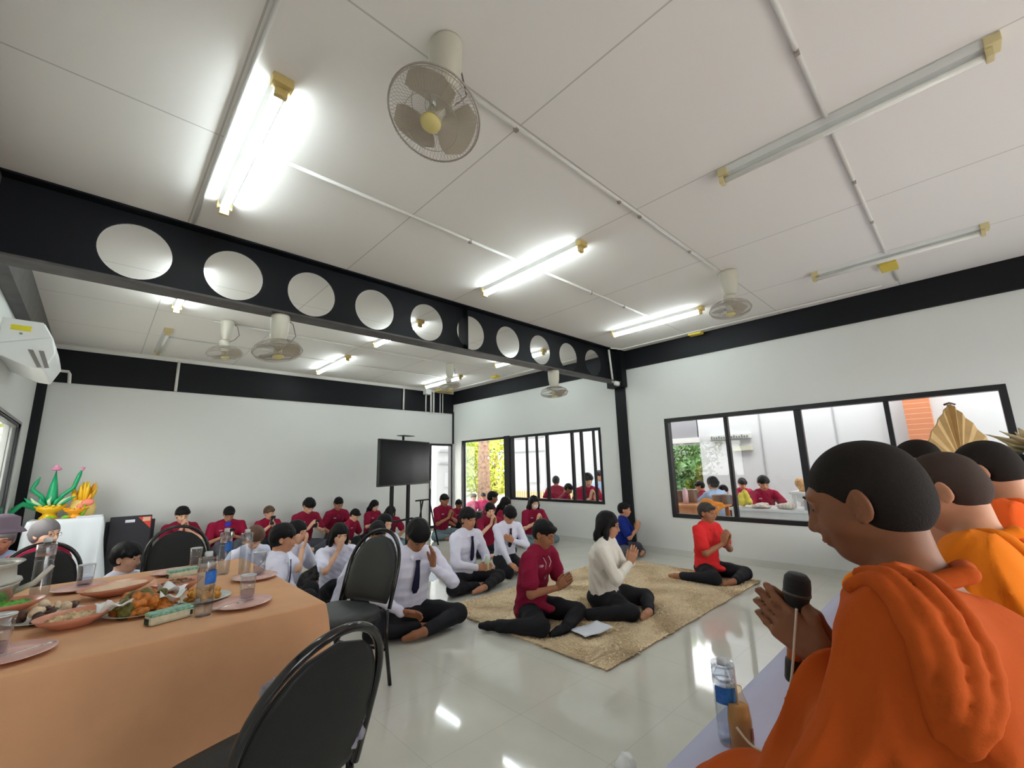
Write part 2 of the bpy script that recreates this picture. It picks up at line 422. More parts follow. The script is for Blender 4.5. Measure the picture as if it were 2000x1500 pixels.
# ------------------------------------------------------------------ windows and doors
def win_x(name, x, y0, y1, z0, z1, bars, fr=.055, mats=M_frame, depth=.10, bw=.03):
    mb = MB(); a, b = x-depth*.1, x+depth
    mb.box(a, b, y0, y1, z0, z0+fr).box(a, b, y0, y1, z1-fr, z1).box(a, b, y0, y0+fr, z0+fr, z1-fr).box(a, b, y1-fr, y1, z0+fr, z1-fr)
    for (yb, w) in bars: mb.box(x+.02, x+depth*.8, yb-w/2, yb+w/2, z0+fr, z1-fr)
    fo = struct(name, mb, mats, bevel=.003)
    MB().box(x+.05, x+.056, y0+fr, y1-fr, z0+fr, z1-fr).build('pane', M_glass, fo)
    return fo
w1 = win_x('window_1', XR, -.33, 3.45, .575, 2.145, [(2.505, .035), (2.475, .018), (1.56, .085), (.64, .05)], .06)
w2 = win_x('window_2', XR, 4.73, 7.22, .72, 2.115, [(6.12, .055), (5.45, .05), (5.22, .045), (4.93, .03), (6.42, .03), (6.72, .03)], .05)
w3 = win_x('window_3', XL-.06, 4.9, 8.54, .96, 2.13, [(8.0, .04), (6.7, .04)], .05, depth=.035)
MB().box(XL-.02, XL+.004, 4.84, 8.60, 2.13, 2.16).box(XL-.02, XL+.004, 8.54, 8.60, .90, 2.13).box(XL-.02, XL+.004, 4.84, 8.60, .90, .96).build('window_surround', M_greyal, w3)
struct('trim_8', MB().box(XR-.02, XR+.12, 7.22, 7.40, 0, 2.13), M_frame)
d1 = struct('door_1', MB().box(XR+.02, XR+.10, 7.40, 9.05, 2.07, 2.12).box(XR+.02, XR+.10, 8.99, 9.05, 0, 2.07).box(XR+.02, XR+.10, 8.16, 8.20, 0, .0301), M_frame)
MB().box(XR+.055, XR+.061, 8.20, 9.0, .03, 2.07).build('pane', M_glass, d1)
# glass door in the back wall
d2 = struct('door_2', MB().box(6.02, 6.07, YB-.02, YB+.10, 0, 2.06).box(6.66, 6.71, YB-.02, YB+.10, 0, 2.06).box(6.07, 6.66, YB-.02, YB+.10, 2.01, 2.06).box(6.07, 6.66, YB, YB+.06, 0, .06), M_frame)
MB().box(6.07, 6.66, YB+.03, YB+.036, .06, 2.01).build('pane', M_glass, d2)
MB().box(6.035, 6.055, YB-.06, YB-.02, .95, 1.15).build('door_handle', M_white, d2, bevel=.004)

d3 = struct('added_light_window', MB().box(0, 6.0, YF-.1, YF-.02, 2.24, 2.3).box(0, 6.0, YF-.1, YF-.02, .5, .56).box(2.95, 3.05, YF-.1, YF-.02, .56, 2.24), M_frame)  # unseen glazing added for its daylight, to lift the near ceiling
MB().box(0, 6.0, YF-.07, YF-.064, .56, 2.24).build('pane', M_glass, d3)
# ------------------------------------------------------------------ conduits
def pipe(pts, r, label, clips=()):
    t = empty('conduit_pipe', pts[0]); tag(t, label, 'pipe')
    p0 = np.array(pts[0]); MB().tube([np.array(p)-p0 for p in pts], r, n=8).build('tube', M_pipe, t, smooth=True)
    for c in clips:
        c = np.array(c)-p0; MB().box(c[0]-.012, c[0]+.012, c[1]-.012, c[1]+.012, c[2]-.006, c[2]+.03).build('clip', mat('clip_grey', (.35, .31, .28), .6), t)
zp = ZC-.014
pipe([(1.15, 1.585, zp), (4.52, 1.575, zp)], .013, 'white conduit pipe on the ceiling between the two ceiling fans nearest the camera', [(1.6, 1.59, zp-.02), (2.7, 1.585, zp-.02), (3.0, 1.585, zp-.02), (3.9, 1.58, zp-.02)])
pipe([(.53, 2.81, zp), (2.9, 2.81, zp)], .013, 'white conduit pipe on the ceiling between the nearest and the second lit tube', [(2.2, 2.81, zp-.02)])
pipe([(3.1, 2.81, zp), (5.45, 2.81, zp)], .013, 'white conduit pipe on the ceiling leading to the lit tube near the right wall', [(4.0, 2.81, zp-.02), (4.7, 2.81, zp-.02)])
pipe([(.9, .30, zp), (2.92, .30, zp)], .013, 'white conduit pipe on the ceiling above the unlit tube nearest the camera', [(2.3, .30, zp-.02)])
pipe([(3.05, .30, zp), (5.45, .30, zp), (6.45, .30, zp)], .013, 'white conduit pipe on the ceiling running past the unlit tube to the right wall', [(3.8, .30, zp-.02), (4.6, .30, zp-.02)])
pipe([(.34, -1.5, zp), (.34, 4.05, zp)], .012, 'white conduit pipe on the ceiling running alongside the lit tube by the left wall')
pipe([(6.52, .45, zp), (6.52, 4.0, zp), (6.30, 4.09, zp)], .012, 'white conduit pipe on the ceiling along the right wall in front of the beam')
pipe([(6.42, 4.4, zp), (6.42, 9.1, zp)], .012, 'white conduit pipe on the ceiling along the right wall behind the beam')
pipe([(.55, 7.9, zp), (5.5, 7.9, zp)], .011, 'white conduit pipe on the ceiling joining the farthest row of tubes')
pipe([(.9, 6.67, zp), (4.7, 6.75, zp)], .011, 'white conduit pipe on the ceiling joining the two fans behind the beam')
yb = YB-.045
pipe([(.83, yb, 3.40), (.83, yb, 2.86)], .022, 'white pipe dropping over the black band at the left of the back wall')
pipe([(5.24, yb, 3.40), (5.24, yb, 2.86)], .022, 'white pipe dropping over the black band above the television')
pipe([(5.87, yb, 3.36), (5.87, yb, 2.84)], .016, 'leftmost of the thin white pipes clustered over the black band in the right corner')
pipe([(6.02, yb, 3.42), (6.02, yb, 2.84)], .022, 'second of the white pipes clustered over the black band in the right corner')
pipe([(6.10, yb, 3.42), (6.10, yb, 2.84)], .022, 'third of the white pipes clustered over the black band in the right corner')
pipe([(6.30, yb, 3.36), (6.30, yb, 2.84)], .012, 'fourth and thinner of the white pipes clustered in the right corner')
pipe([(6.38, yb, 3.36), (6.38, yb, 2.84)], .012, 'rightmost and thinner of the white pipes clustered in the right corner')
pipe([hit(70, 719, y=9.25), hit(100, 722, y=yb), hit(134, 726, y=yb), hit(136, 731, y=yb), hit(135, 749, y=yb)], .022, 'white drain pipe bending from the air conditioner down over the black band')
def jbox(x, y, z, sx, sy, sz, label, m=None):
    o = MB().box(-sx/2, sx/2, -sy/2, sy/2, -sz, 0).build('junction_box', m or mat('yellow_plastic', (.72, .55, .08), .5), None, bevel=.006); o.location = (x, y, z); tag(o, label, 'box')
jbox(5.85, .32, ZC-.001, .24, .14, .05, 'yellow junction box on the ceiling beside the unlit tube by the right wall')
jbox(6.60, 2.72, ZC-.001, .12, .20, .05, 'yellow junction box on the ceiling edge above the black band near the red shirted man')
jbox(6.25, 7.1, ZC-.001, .14, .16, .05, 'yellow junction box on the ceiling behind the beam')
jbox(6.30, 9.17, ZC-.001, .42, .26, .07, 'cream junction box on the ceiling in the far right corner', M_cream)
jbox(5.86, 9.28, ZC-.02, .16, .14, .14, 'white square cable box on the ceiling at the far right corner', M_white)

# ------------------------------------------------------------------ lamps
M_tube_on = mat('lit_tube', (1, 1, 1), .5, emit=(.86, .98, 1.0), es=20)
M_tube_off = mat('unlit_tube', (.80, .80, .76), .15)
M_hous = mat('lamp_housing', (.70, .71, .69), .4)
def lamp(x, y0, y1, lit, label, s=1):
    t = empty('tube_light', (x, (y0+y1)/2, ZC)); tag(t, label, 'light', 'ceiling tube lights')
    h = (y1-y0)/2
    MB().prism([(-.045, 0), (.045, 0), (.03, -.04), (-.03, -.04)], 'y', -h, h).box(-.05, .05, -h, h, -.003, -.0).build('housing', M_hous, t)
    for e in (-1, 1):
        MB().box(-.050, .050, e*h-(.06 if e > 0 and not lit else .03), e*h+(.0 if e > 0 else .03), -.05, 0).box(-.030, .030, e*h-.03 if e > 0 else e*h, e*h if e > 0 else e*h+.03, -.098, -.05).build('end_cap', M_cream if lit else mat('pale_cream_plastic', (.66, .56, .30), .5), t, bevel=.004)
    MB().tube([(0, -h+.03, -.075), (0, h-.03, -.075)], .019, n=12).build('tube', M_tube_on if lit else M_tube_off, t, smooth=True)
lamp(.475, 2.18, 3.62, 1, 'lit fluorescent tube nearest the camera, by the left wall')
lamp(3.0, 2.18, 3.58, 1, 'lit fluorescent tube in the middle of the ceiling in front of the beam')
lamp(5.55, 2.18, 3.55, 1, 'lit fluorescent tube near the right wall in front of the beam')
lamp(2.985, -.37, .94, 0, 'unlit fluorescent tube nearest the camera, white reflections along its tube')
lamp(5.51, -.37, .93, 0, 'unlit fluorescent tube close to the right wall above the monks')
lamp(.475, 4.95, 6.34, 1, 'lit fluorescent tube behind the beam at the left')
lamp(3.0, 4.95, 6.30, 1, 'lit fluorescent tube behind the beam in the middle')
lamp(5.47, 4.92, 6.20, 1, 'lit fluorescent tube behind the beam near the right wall')
lamp(.50, 7.45, 8.88, 0, 'unlit fluorescent tube at the far left above the back wall')
lamp(3.0, 7.35, 8.80, 1, 'lit fluorescent tube in the farthest row, middle')
lamp(5.58, 7.5, 8.9, 1, 'lit fluorescent tube in the farthest row near the right wall')

# ------------------------------------------------------------------ orbit fans
M_fan = mat('fan_ivory', (.62, .59, .50), .4); M_blade = glass_mat('x', (1, 1, 1)) if 0 else mat('fan_blade_smoky', (.50, .45, .36), .3)
M_wire = mat('fan_wire', (.42, .38, .33), .35, metal=.3); M_cap = mat('fan_cap_yellow', (.70, .60, .24), .35)
def fan(x, y, ztop, axis, label, R=.205, drop=.36, yaw=0, ring=None):
    t = empty('orbit_fan', (x, y, ztop)); tag(t, label, 'fan', 'orbit fans')
    MB().lathe([(.075, 0), (.08, -.02), (.075, -.14), (.055, -.26), (.04, -.27)], n=20, sx=1, sy=1.15).build('mount', M_fan, t, smooth=True)
    a = nrm(axis); u = nrm(np.cross(a, [0.1, 1, 0])); v = np.cross(a, u)
    c = np.array(ring if ring is not None else (0, 0, -drop), float)   # ring centre, from mount
    mo = c-a*.08
    Rm = Matrix(((u[0], v[0], a[0]), (u[1], v[1], a[1]), (u[2], v[2], a[2]))).to_4x4()
    Mt = Matrix.Translation(tuple(mo)) @ Rm
    MB().tube([(0, 0, -.24), tuple(mo-a*.06)], .018).build('neck', M_fan, t, smooth=True)
    MB().lathe([(.0, -.11), (.035, -.11), (.055, -.09), (.058, -.02), (.045, .0), (0, .0)], n=18, M=Mt).build('motor', M_fan, t, smooth=True)
    # wire cage
    mb = MB(); n = 72
    def W(r, an, h): return tuple(c+u*r*math.cos(an)+v*r*math.sin(an)+a*h)
    for k in range(n):
        an = 2*PI*k/n
        mb.tube([W(.05, an, .052), W(R*.6, an, .055), W(R*.92, an, .035), W(R, an, .0)], .0009, n=3, cap=False)
        mb.tube([W(.05, an, -.075), W(R*.55, an, -.075), W(R*.9, an, -.045), W(R, an, .0)], .0009, n=3, cap=False)
    for (r, h, q) in ((R, 0, .0042), (R*.97, .012, .002), (R*.6, .056, .0016), (R*.6, -.074, .002), (R*.3, -.076, .002)):
        mb.tube([W(r, 2*PI*k/40, h) for k in range(40)], q, n=6, closed=True)
    mb.build('cage', M_wire, t, smooth=True)
    cm = Matrix.Translation(tuple(c)) @ Rm
    MB().lathe([(0, .07), (.03, .068), (.044, .058), (.046, .048), (0, .048)], n=22, M=cm).build('badge_cap', M_cap, t, smooth=True)
    MB().lathe([(0, .03), (.035, .025), (.04, -.05), (0, -.05)], n=18, M=cm).build('hub', M_fan, t, smooth=True)
    for b_ in range(3):
        vs = []; fs = []; NR, NA = 7, 8; th0 = b_*2*PI/3+yaw
        for side in (0, 1):
            for i in range(NR):
                r = .035+(R-.055)*i/(NR-1); w = math.radians(34+16*math.sin(PI*i/(NR-1)*.8))
                if i == NR-1: w *= .62
                for j in range(NA):
                    q = j/(NA-1)-.5; an = th0+q*2*w*(1 if i else .6)+.25*(i/(NR-1)); h = q*-.05+.004*math.sin(j)+(.0015 if side else 0)
                    vs.append(W(r, an, h-.008))
        for side in (0, 1):
            o = side*NR*NA
            for i in range(NR-1):
                for j in range(NA-1):
                    qd = (o+i*NA+j, o+i*NA+j+1, o+(i+1)*NA+j+1, o+(i+1)*NA+j); fs.append(qd if side else qd[::-1])
        MB().add(vs, fs).build('blade', M_blade, t, smooth=True)
    MB().tube([(.05, 0, -.02), (.12, .03, -.05), (.15, .03, -.16), (.10, .01, -.24), tuple(mo+u*.05-a*.08)], .004, n=6).build('power_cord', mat('dark_cord', (.12, .1, .09), .5), t, smooth=True)
fan(1.0, 1.46, ZC, (-.42, -.12, -1), 'white orbit ceiling fan nearest the camera, tilted cage and yellow badge', ring=(-.10, -.06, -.50))
fan(4.72, 1.53, ZC, (-.08, -.04, -1), 'white orbit ceiling fan in front of the beam towards the right wall', ring=(.02, .03, -.42))
fan(1.07, 4.2, 2.846, (.10, -.18, -1), 'white orbit fan hanging under the left part of the holed beam', ring=(0, 0, -.34))
fan(4.87, 4.2, 2.846, (0, -.05, -1), 'white orbit fan hanging under the right part of the holed beam', ring=(0, 0, -.34))
fan(1.05, 6.6, ZC, (.1, -.1, -1), 'white orbit ceiling fan behind the beam at the left', ring=(0, 0, -.45))
fan(4.8, 6.8, ZC, (.1, -.2, -1), 'white orbit ceiling fan behind the beam at the right', ring=(0, 0, -.45))

# ------------------------------------------------------------------ air conditioner
def aircon():
    t = empty('air_conditioner', (XL, 6.0, 2.5)); tag(t, 'white wall air conditioner with yellow label high on the left wall', 'air conditioner')
    P = [(0, .40), (.27, .40), (.34, .27), (.375, .12), (.31, -.05), (.22, -.04), (0, .06)]
    MB().prism(P, 'y', 0, .95).build('casing', M_white, t, bevel=.01)
    MB().prism([(x*1.0+.0, z) for x, z in [(.0, .405), (.26, .405), (.33, .27), (.0, .16)]], 'y', -.012, .0).build('side_panel', M_white, t, bevel=.004)
    MB().box(.06, .19, -.016, -.012, .30, .35).build('yellow_label', mat('label_yellow', (.75, .66, .03), .5), t)
    MB().box(.12, .14, -.0155, -.012, .262, .28).build('status_lamp', mat('dull_green', (.25, .3, .22), .5), t)
    for k in range(2): MB().prism([(.19+.07*k, .13), (.225+.07*k, .13), (.30+.05*k, -.03), (.27+.05*k, -.035)], 'y', -.006, .0).build('louvre', mat('vent_grey', (.22, .2, .19), .5), t)
aircon()
# ------------------------------------------------------------------ people
SKINS = {'light': col8(222, 174, 146), 'mid': col8(192, 138, 108), 'tan': col8(166, 112, 82), 'dark': col8(134, 86, 60)}
def skin_mat(k): return mat('skin_'+k, SKINS[k], .5, spec=.35, noise=.08, nscale=14, bump=.03, bscale=120)
M_hair = mat('hair_black', (.007, .006, .007), .5, spec=.2, bump=.25, bscale=160)
M_hairb = mat('hair_brown', (.10, .045, .022), .5, bump=.25, bscale=160)
M_hairg = mat('hair_grey', (.16, .145, .15), .55, bump=.25, bscale=160)
M_buzz = mat('hair_buzzed', (.020, .016, .014), .85, spec=.2, bump=.3, bscale=260)
CLOTH = {
 'maroon': mat('cloth_maroon', col8(138, 26, 56), .85, spec=.2, bump=.06, bscale=180),
 'maroon_bright': mat('cloth_maroon_bright', col8(154, 28, 62), .85, spec=.2, bump=.06, bscale=180),
 'white': mat('cloth_white', (.82, .82, .98), .85, spec=.2, bump=.05, bscale=150),
 'cream': mat('cloth_cream', (.86, .82, .74), .8, spec=.25, bump=.05, bscale=150),
 'red': mat('cloth_red', col8(222, 44, 46), .75, spec=.25, bump=.05, bscale=150),
 'blue': mat('cloth_blue', col8(24, 44, 128), .8, spec=.2, bump=.05, bscale=150),
 'lightblue': mat('cloth_lightblue', col8(168, 196, 232), .8, spec=.2),
 'pink': mat('cloth_pink', col8(206, 70, 120), .8, spec=.2),
 'black': mat('cloth_black', (.014, .014, .018), .75, spec=.25, bump=.06, bscale=120),
 'jeans': mat('cloth_jeans', col8(118, 138, 146), .85, spec=.2, noise=.15, nscale=10, bump=.08, bscale=160),
 'grey': mat('cloth_grey', col8(86, 88, 98), .85, spec=.2, noise=.12, nscale=14),
 'plaid': mat('cloth_plaid', col8(88, 86, 84), .85, spec=.2, noise=.5, nscale=26),
 'navy': mat('cloth_navy', (.014, .014, .045), .7, spec=.25),
}
M_stub = mat('hair_stubble', (.055, .036, .030), .8, spec=.2, bump=.3, bscale=260)
M_eye = mat('eye_dark', (.012, .008, .007), .25); M_lip = mat('lip', col8(140, 78, 70), .5); M_brow = mat('eyebrow', (.02, .014, .012), .8)
M_mask = mat('face_mask', (.72, .74, .76), .8)
def Rz(d): d = math.radians(d); return np.array([[math.cos(d), -math.sin(d), 0], [math.sin(d), math.cos(d), 0], [0, 0, 1]])
def Rx(d): d = math.radians(d); return np.array([[1, 0, 0], [0, math.cos(d), -math.sin(d)], [0, math.sin(d), math.cos(d)]])
def Ry(d): d = math.radians(d); return np.array([[math.cos(d), 0, math.sin(d)], [0, 1, 0], [-math.sin(d), 0, math.cos(d)]])
def ik(S, T, l1, l2, pole):
    S, T = np.array(S, float), np.array(T, float); d = T-S; L = np.linalg.norm(d); mx = (l1+l2)*.995
    if L > mx: T = S+d/L*mx; d = T-S; L = mx
    L = max(L, abs(l1-l2)+.01)
    e = d/np.linalg.norm(d); a = (l1*l1-l2*l2+L*L)/(2*L); h = math.sqrt(max(l1*l1-a*a, 0)); p = np.array(pole, float); p = p-e*(p@e); p = nrm(p)
    return S+e*a+p*h, T
def head_prims(F, c, R, s=1.0, jaw=1.0, earR=True):
    """one head: skull, brow, sockets, nose, lips, chin, ears"""
    P = lambda x, y, z: c+R@(np.array([x, y, z])*s)
    E = lambda p, r, k=.015, sub=False, RR=None: F.ell(P(*p), np.array(r)*s, R if RR is None else R@RR, k*s, sub)
    E((0, -.012, .035), (.074, .094, .083))
    E((0, .030, -.022), (.060*jaw, .064, .082), .03)
    E((0, .055, -.080), (.030*jaw, .030, .026), .03)
    E((.040, .048, -.022), (.022, .026, .026), .025); E((-.040, .048, -.022), (.022, .026, .026), .025)
    E((0, .080, .032), (.050, .016, .014), .02)
    E((.031, .098, .010), (.017, .012, .012), .012, True); E((-.031, .098, .010), (.017, .012, .012), .012, True)
    E((.030, .079, .008), (.0135, .011, .0095), .006); E((-.030, .079, .008), (.0135, .011, .0095), .006)
    F.cone(P(0, .086, .022), P(0, .110, -.026), .0085*s, .0120*s, .012*s)
    E((.0125, .098, -.031), (.0085, .010, .008), .008); E((-.0125, .098, -.031), (.0085, .010, .008), .008)
    E((0, .092, -.052), (.024, .0095, .0055), .007); E((0, .090, -.063), (.019, .0095, .0065), .007)
    E((0, .102, -.0575), (.024, .006, .0016), .003, True)
    E((0, .082, -.044), (.026, .012, .018), .02)
    for sg in (-1, 1):
        E((sg*.076, -.004, -.002), (.0085, .019, .031), .006, RR=Rz(sg*22))
        E((sg*.0870, .004, .002), (.0105, .0100, .018), .003, True, RR=Rz(sg*22)); E((sg*.0815, -.002, .006), (.0032, .0035, .012), .003, RR=Rz(sg*22))
        E((sg*.077, .004, -.026), (.007, .010, .010), .005)
def hair_field(F, c, R, s, style):
    P = lambda x, y, z: c+R@(np.array([x, y, z])*s)
    E = lambda p, r, k=.012, sub=False, RR=None: F.ell(P(*p), np.array(r)*s, R if RR is None else R@RR, k*s, sub)
    if style == 'buzz' or style == 'stubble':
        t = .004 if style == 'buzz' else .0022
        E((0, -.012, .035), (.074+t, .094+t, .083+t)); E((0, -.035, -.005), (.070+t, .070+t, .070+t), .02)
        E((0, .100, -.045), (.10, .062, .105), .004, True)
        E((0, -.02, -.134), (.12, .12, .070), .004, True); E((.062, .064, -.024), (.05, .044, .062), .004, True); E((-.062, .064, -.024), (.05, .044, .062), .004, True)
        E((.085, .002, -.012), (.03, .024, .034), .003, True); E((-.085, .002, -.012), (.03, .024, .034), .003, True)
    elif style in ('mop', 'short', 'cap'):
        t = .020 if style == 'mop' else .012
        E((0, -.014, .040), (.074+t, .092+t, .080+t)); E((0, -.040, .0), (.072+t*.6, .066+t*.6, .072+t*.3), .02)
        if style == 'mop':
            for i in range(9):
                a = math.radians(-70+17.5*i); E((.076*math.sin(a), .070*math.cos(a)+.004, .048-.006*(i % 2)), (.024, .024, .034), .010)
            E((0, .110, -.048), (.10, .062, .086), .004, True)
        else: 
            E((0, .075, .078), (.05, .03, .022), .02); E((0, .104, -.048), (.10, .062, .098), .004, True)
        E((0, -.01, -.135), (.12, .12, .070), .004, True); E((.075, .055, -.03), (.04, .05, .058), .004, True); E((-.075, .055, -.03), (.04, .05, .058), .004, True)
        E((.098, .006, -.018), (.036, .029, .042), .003, True); E((-.098, .006, -.018), (.036, .029, .042), .003, True)
    elif style in ('long', 'bob', 'tied'):
        t = .018
        E((0, -.014, .040), (.074+t, .090+t, .082+t)); E((0, -.04, -.01), (.082, .070, .080), .03)
        if style != 'tied':
            L = -.34 if style == 'long' else -.14
            for sx in (-.062, -.03, 0, .03, .062):
                F.pts([P(sx, -.055+abs(sx)*.2, .02), P(sx*1.15, -.072, -.10), P(sx*1.2, -.085, L)], [.040*s, .038*s, .022*s], .03*s)
            for sg in (-1, 1): F.pts([P(sg*.070, .015, .05), P(sg*.088, .012, -.06), P(sg*.086, .01, -.13 if style == 'bob' else -.20), P(sg*.085, .02, L)], [.026*s, .026*s, .024*s, .012*s], .02*s)
        else: E((0, -.115, .0), (.035, .035, .035), .02)
        E((0, .108, -.050), (.066, .062, .098), .006, True)
def hand(F, Wp, d, nv, side, r=.0085, curl=(.25, .3, .35, .4), thumb=(.55, .6), spread=.1, s=1.0, flen=(.072, .080, .074, .060)):
    """Wp wrist, d finger direction, nv palm normal, side = unit vector towards thumb"""
    d = nrm(d); side = nrm(np.array(side)-d*(np.dot(side, d))); nv = nrm(np.array(nv)-d*(np.dot(nv, d))-side*np.dot(nv, side))
    Wp = np.array(Wp, float)
    F.cone(Wp, Wp+d*.035*s, .023*s, .026*s, .012, sx=nv, flat=.62)
    for o in (-.026, -.009, .009, .026): F.cone(Wp+d*.02*s+side*o*.7*s, Wp+d*.088*s+side*o*1.1*s, .015*s, .0125*s, .012)
    for i, o in enumerate((.029, .0095, -.010, -.029)):
        b = Wp+d*.090*s+side*o*s; L = flen[i]*s; c = curl[i]
        dd = nrm(d+side*spread*(.5-i/3.)); d1 = nrm(dd*math.cos(c*.6)+nv*math.sin(c*.6)); d2 = nrm(dd*math.cos(c*1.5)+nv*math.sin(c*1.5)); d3 = nrm(dd*math.cos(c*2.2)+nv*math.sin(c*2.2))
        p1 = b+d1*L*.45; p2 = p1+d2*L*.30; p3 = p2+d3*L*.25; rr = r*s*(1, 1.03, .98, .86)[i]
        F.pts([b, p1, p2, p3], [rr*1.05, rr, rr*.93, rr*.80], .004*s)
    tb = Wp+d*.022*s+side*.022*s; t1 = nrm(d*.75+side*thumb[0]+nv*.25); t2 = nrm(d*.95+side*thumb[0]*.3+nv*thumb[1]*.5)
    F.pts([tb, tb+t1*.042*s, tb+t1*.042*s+t2*.032*s, tb+t1*.042*s+t2*.055*s], [.0145*s, .0115*s, .0100*s, .0080*s], .008*s)
LEGS = {
 # (kneeL, ankleL, toeL, kneeR, ankleR, toeR) with +x = the person's right
 'cross': ((-.35, .25, .095), (.00, .36, .06), (.15, .33, .035), (.35, .23, .095), (-.01, .24, .055), (-.16, .25, .035)),
 'side': ((-.20, .36, .085), (.13, .42, .055), (.26, .37, .035), (.30, .30, .085), (.40, -.09, .055), (.42, -.23, .035)),
 'sideL': ((-.30, .30, .085), (-.40, -.09, .055), (-.42, -.23, .035), (.20, .36, .085), (-.13, .42, .055), (-.26, .37, .035)),
 'lotus': ((-.27, .29, .095), (.03, .34, .06), (.15, .31, .035), (.27, .28, .095), (-.03, .24, .055), (-.15, .25, .035)),
 'tight': ((-.13, .34, .27), (-.09, .40, .05), (-.09, .54, .03), (.13, .34, .27), (.09, .40, .05), (.09, .54, .03)),
 'kneel': ((-.13, .36, .07), (-.10, -.04, .06), (-.10, -.17, .03), (.13, .36, .07), (.10, -.04, .06), (.10, -.17, .03)),
 'up': ((-.16, .34, .36), (-.14, .44, .05), (-.15, .58, .03), (.35, .23, .095), (-.01, .24, .055), (-.16, .25, .035)),
 'chair': ((-.13, .40, .02), (-.13, .38, -.38), (-.13, .52, -.42), (.13, .40, .02), (.13, .38, -.38), (.13, .52, -.42)),
 'stand': ((-.10, .02, -.32), (-.10, 0, -.72), (-.10, .13, -.76), (.10, .02, -.32), (.10, 0, -.72), (.10, .13, -.76)),
}
ARMS = {
 # wrist, finger direction, palm normal, thumb side, elbow pole : for the right hand; the left mirrors x
 'wai': ((.035, .26, .43), (-.03, .35, .94), (-1, 0, 0), (0, -.94, .35), (.7, -.1, -.7)),
 'waihigh': ((.035, .25, .55), (-.03, .30, .95), (-1, 0, 0), (0, -.95, .30), (.7, .2, -.7)),
 'wailow': ((.035, .26, .33), (-.03, .75, .65), (-1, 0, 0), (0, -.65, .75), (.7, -.2, -.7)),
 'phone': ((.07, .27, .40), (-.25, .55, .78), (-.6, -.6, .3), (-.3, -.5, .8), (.7, -.2, -.7)),
 'lap': ((.14, .25, .20), (-.75, .6, -.1), (0, -.1, -1), (-.5, .8, .3), (.8, -.3, -.3)),
 'clasp': ((.06, .30, .26), (-.55, .75, .1), (-.5, -.2, -.8), (-.2, .1, .9), (.8, -.3, -.5)),
 'floor': ((.30, .24, .12), (.25, .85, -.45), (0, -.2, -1), (-.9, .2, 0), (.6, -.6, 0)),
 'face': ((.05, .20, .60), (-.25, .25, .93), (-.5, -.7, 0), (-.7, -.2, .3), (.7, .2, -.7)),
 'chest': ((.02, .19, .42), (-.8, .1, .45), (0, -1, 0), (0, .2, .9), (.8, 0, -.5)),
 'reach': ((.16, .48, .30), (-.1, .95, -.1), (0, 0, -1), (-1, 0, 0), (.7, -.2, -.5)),
}
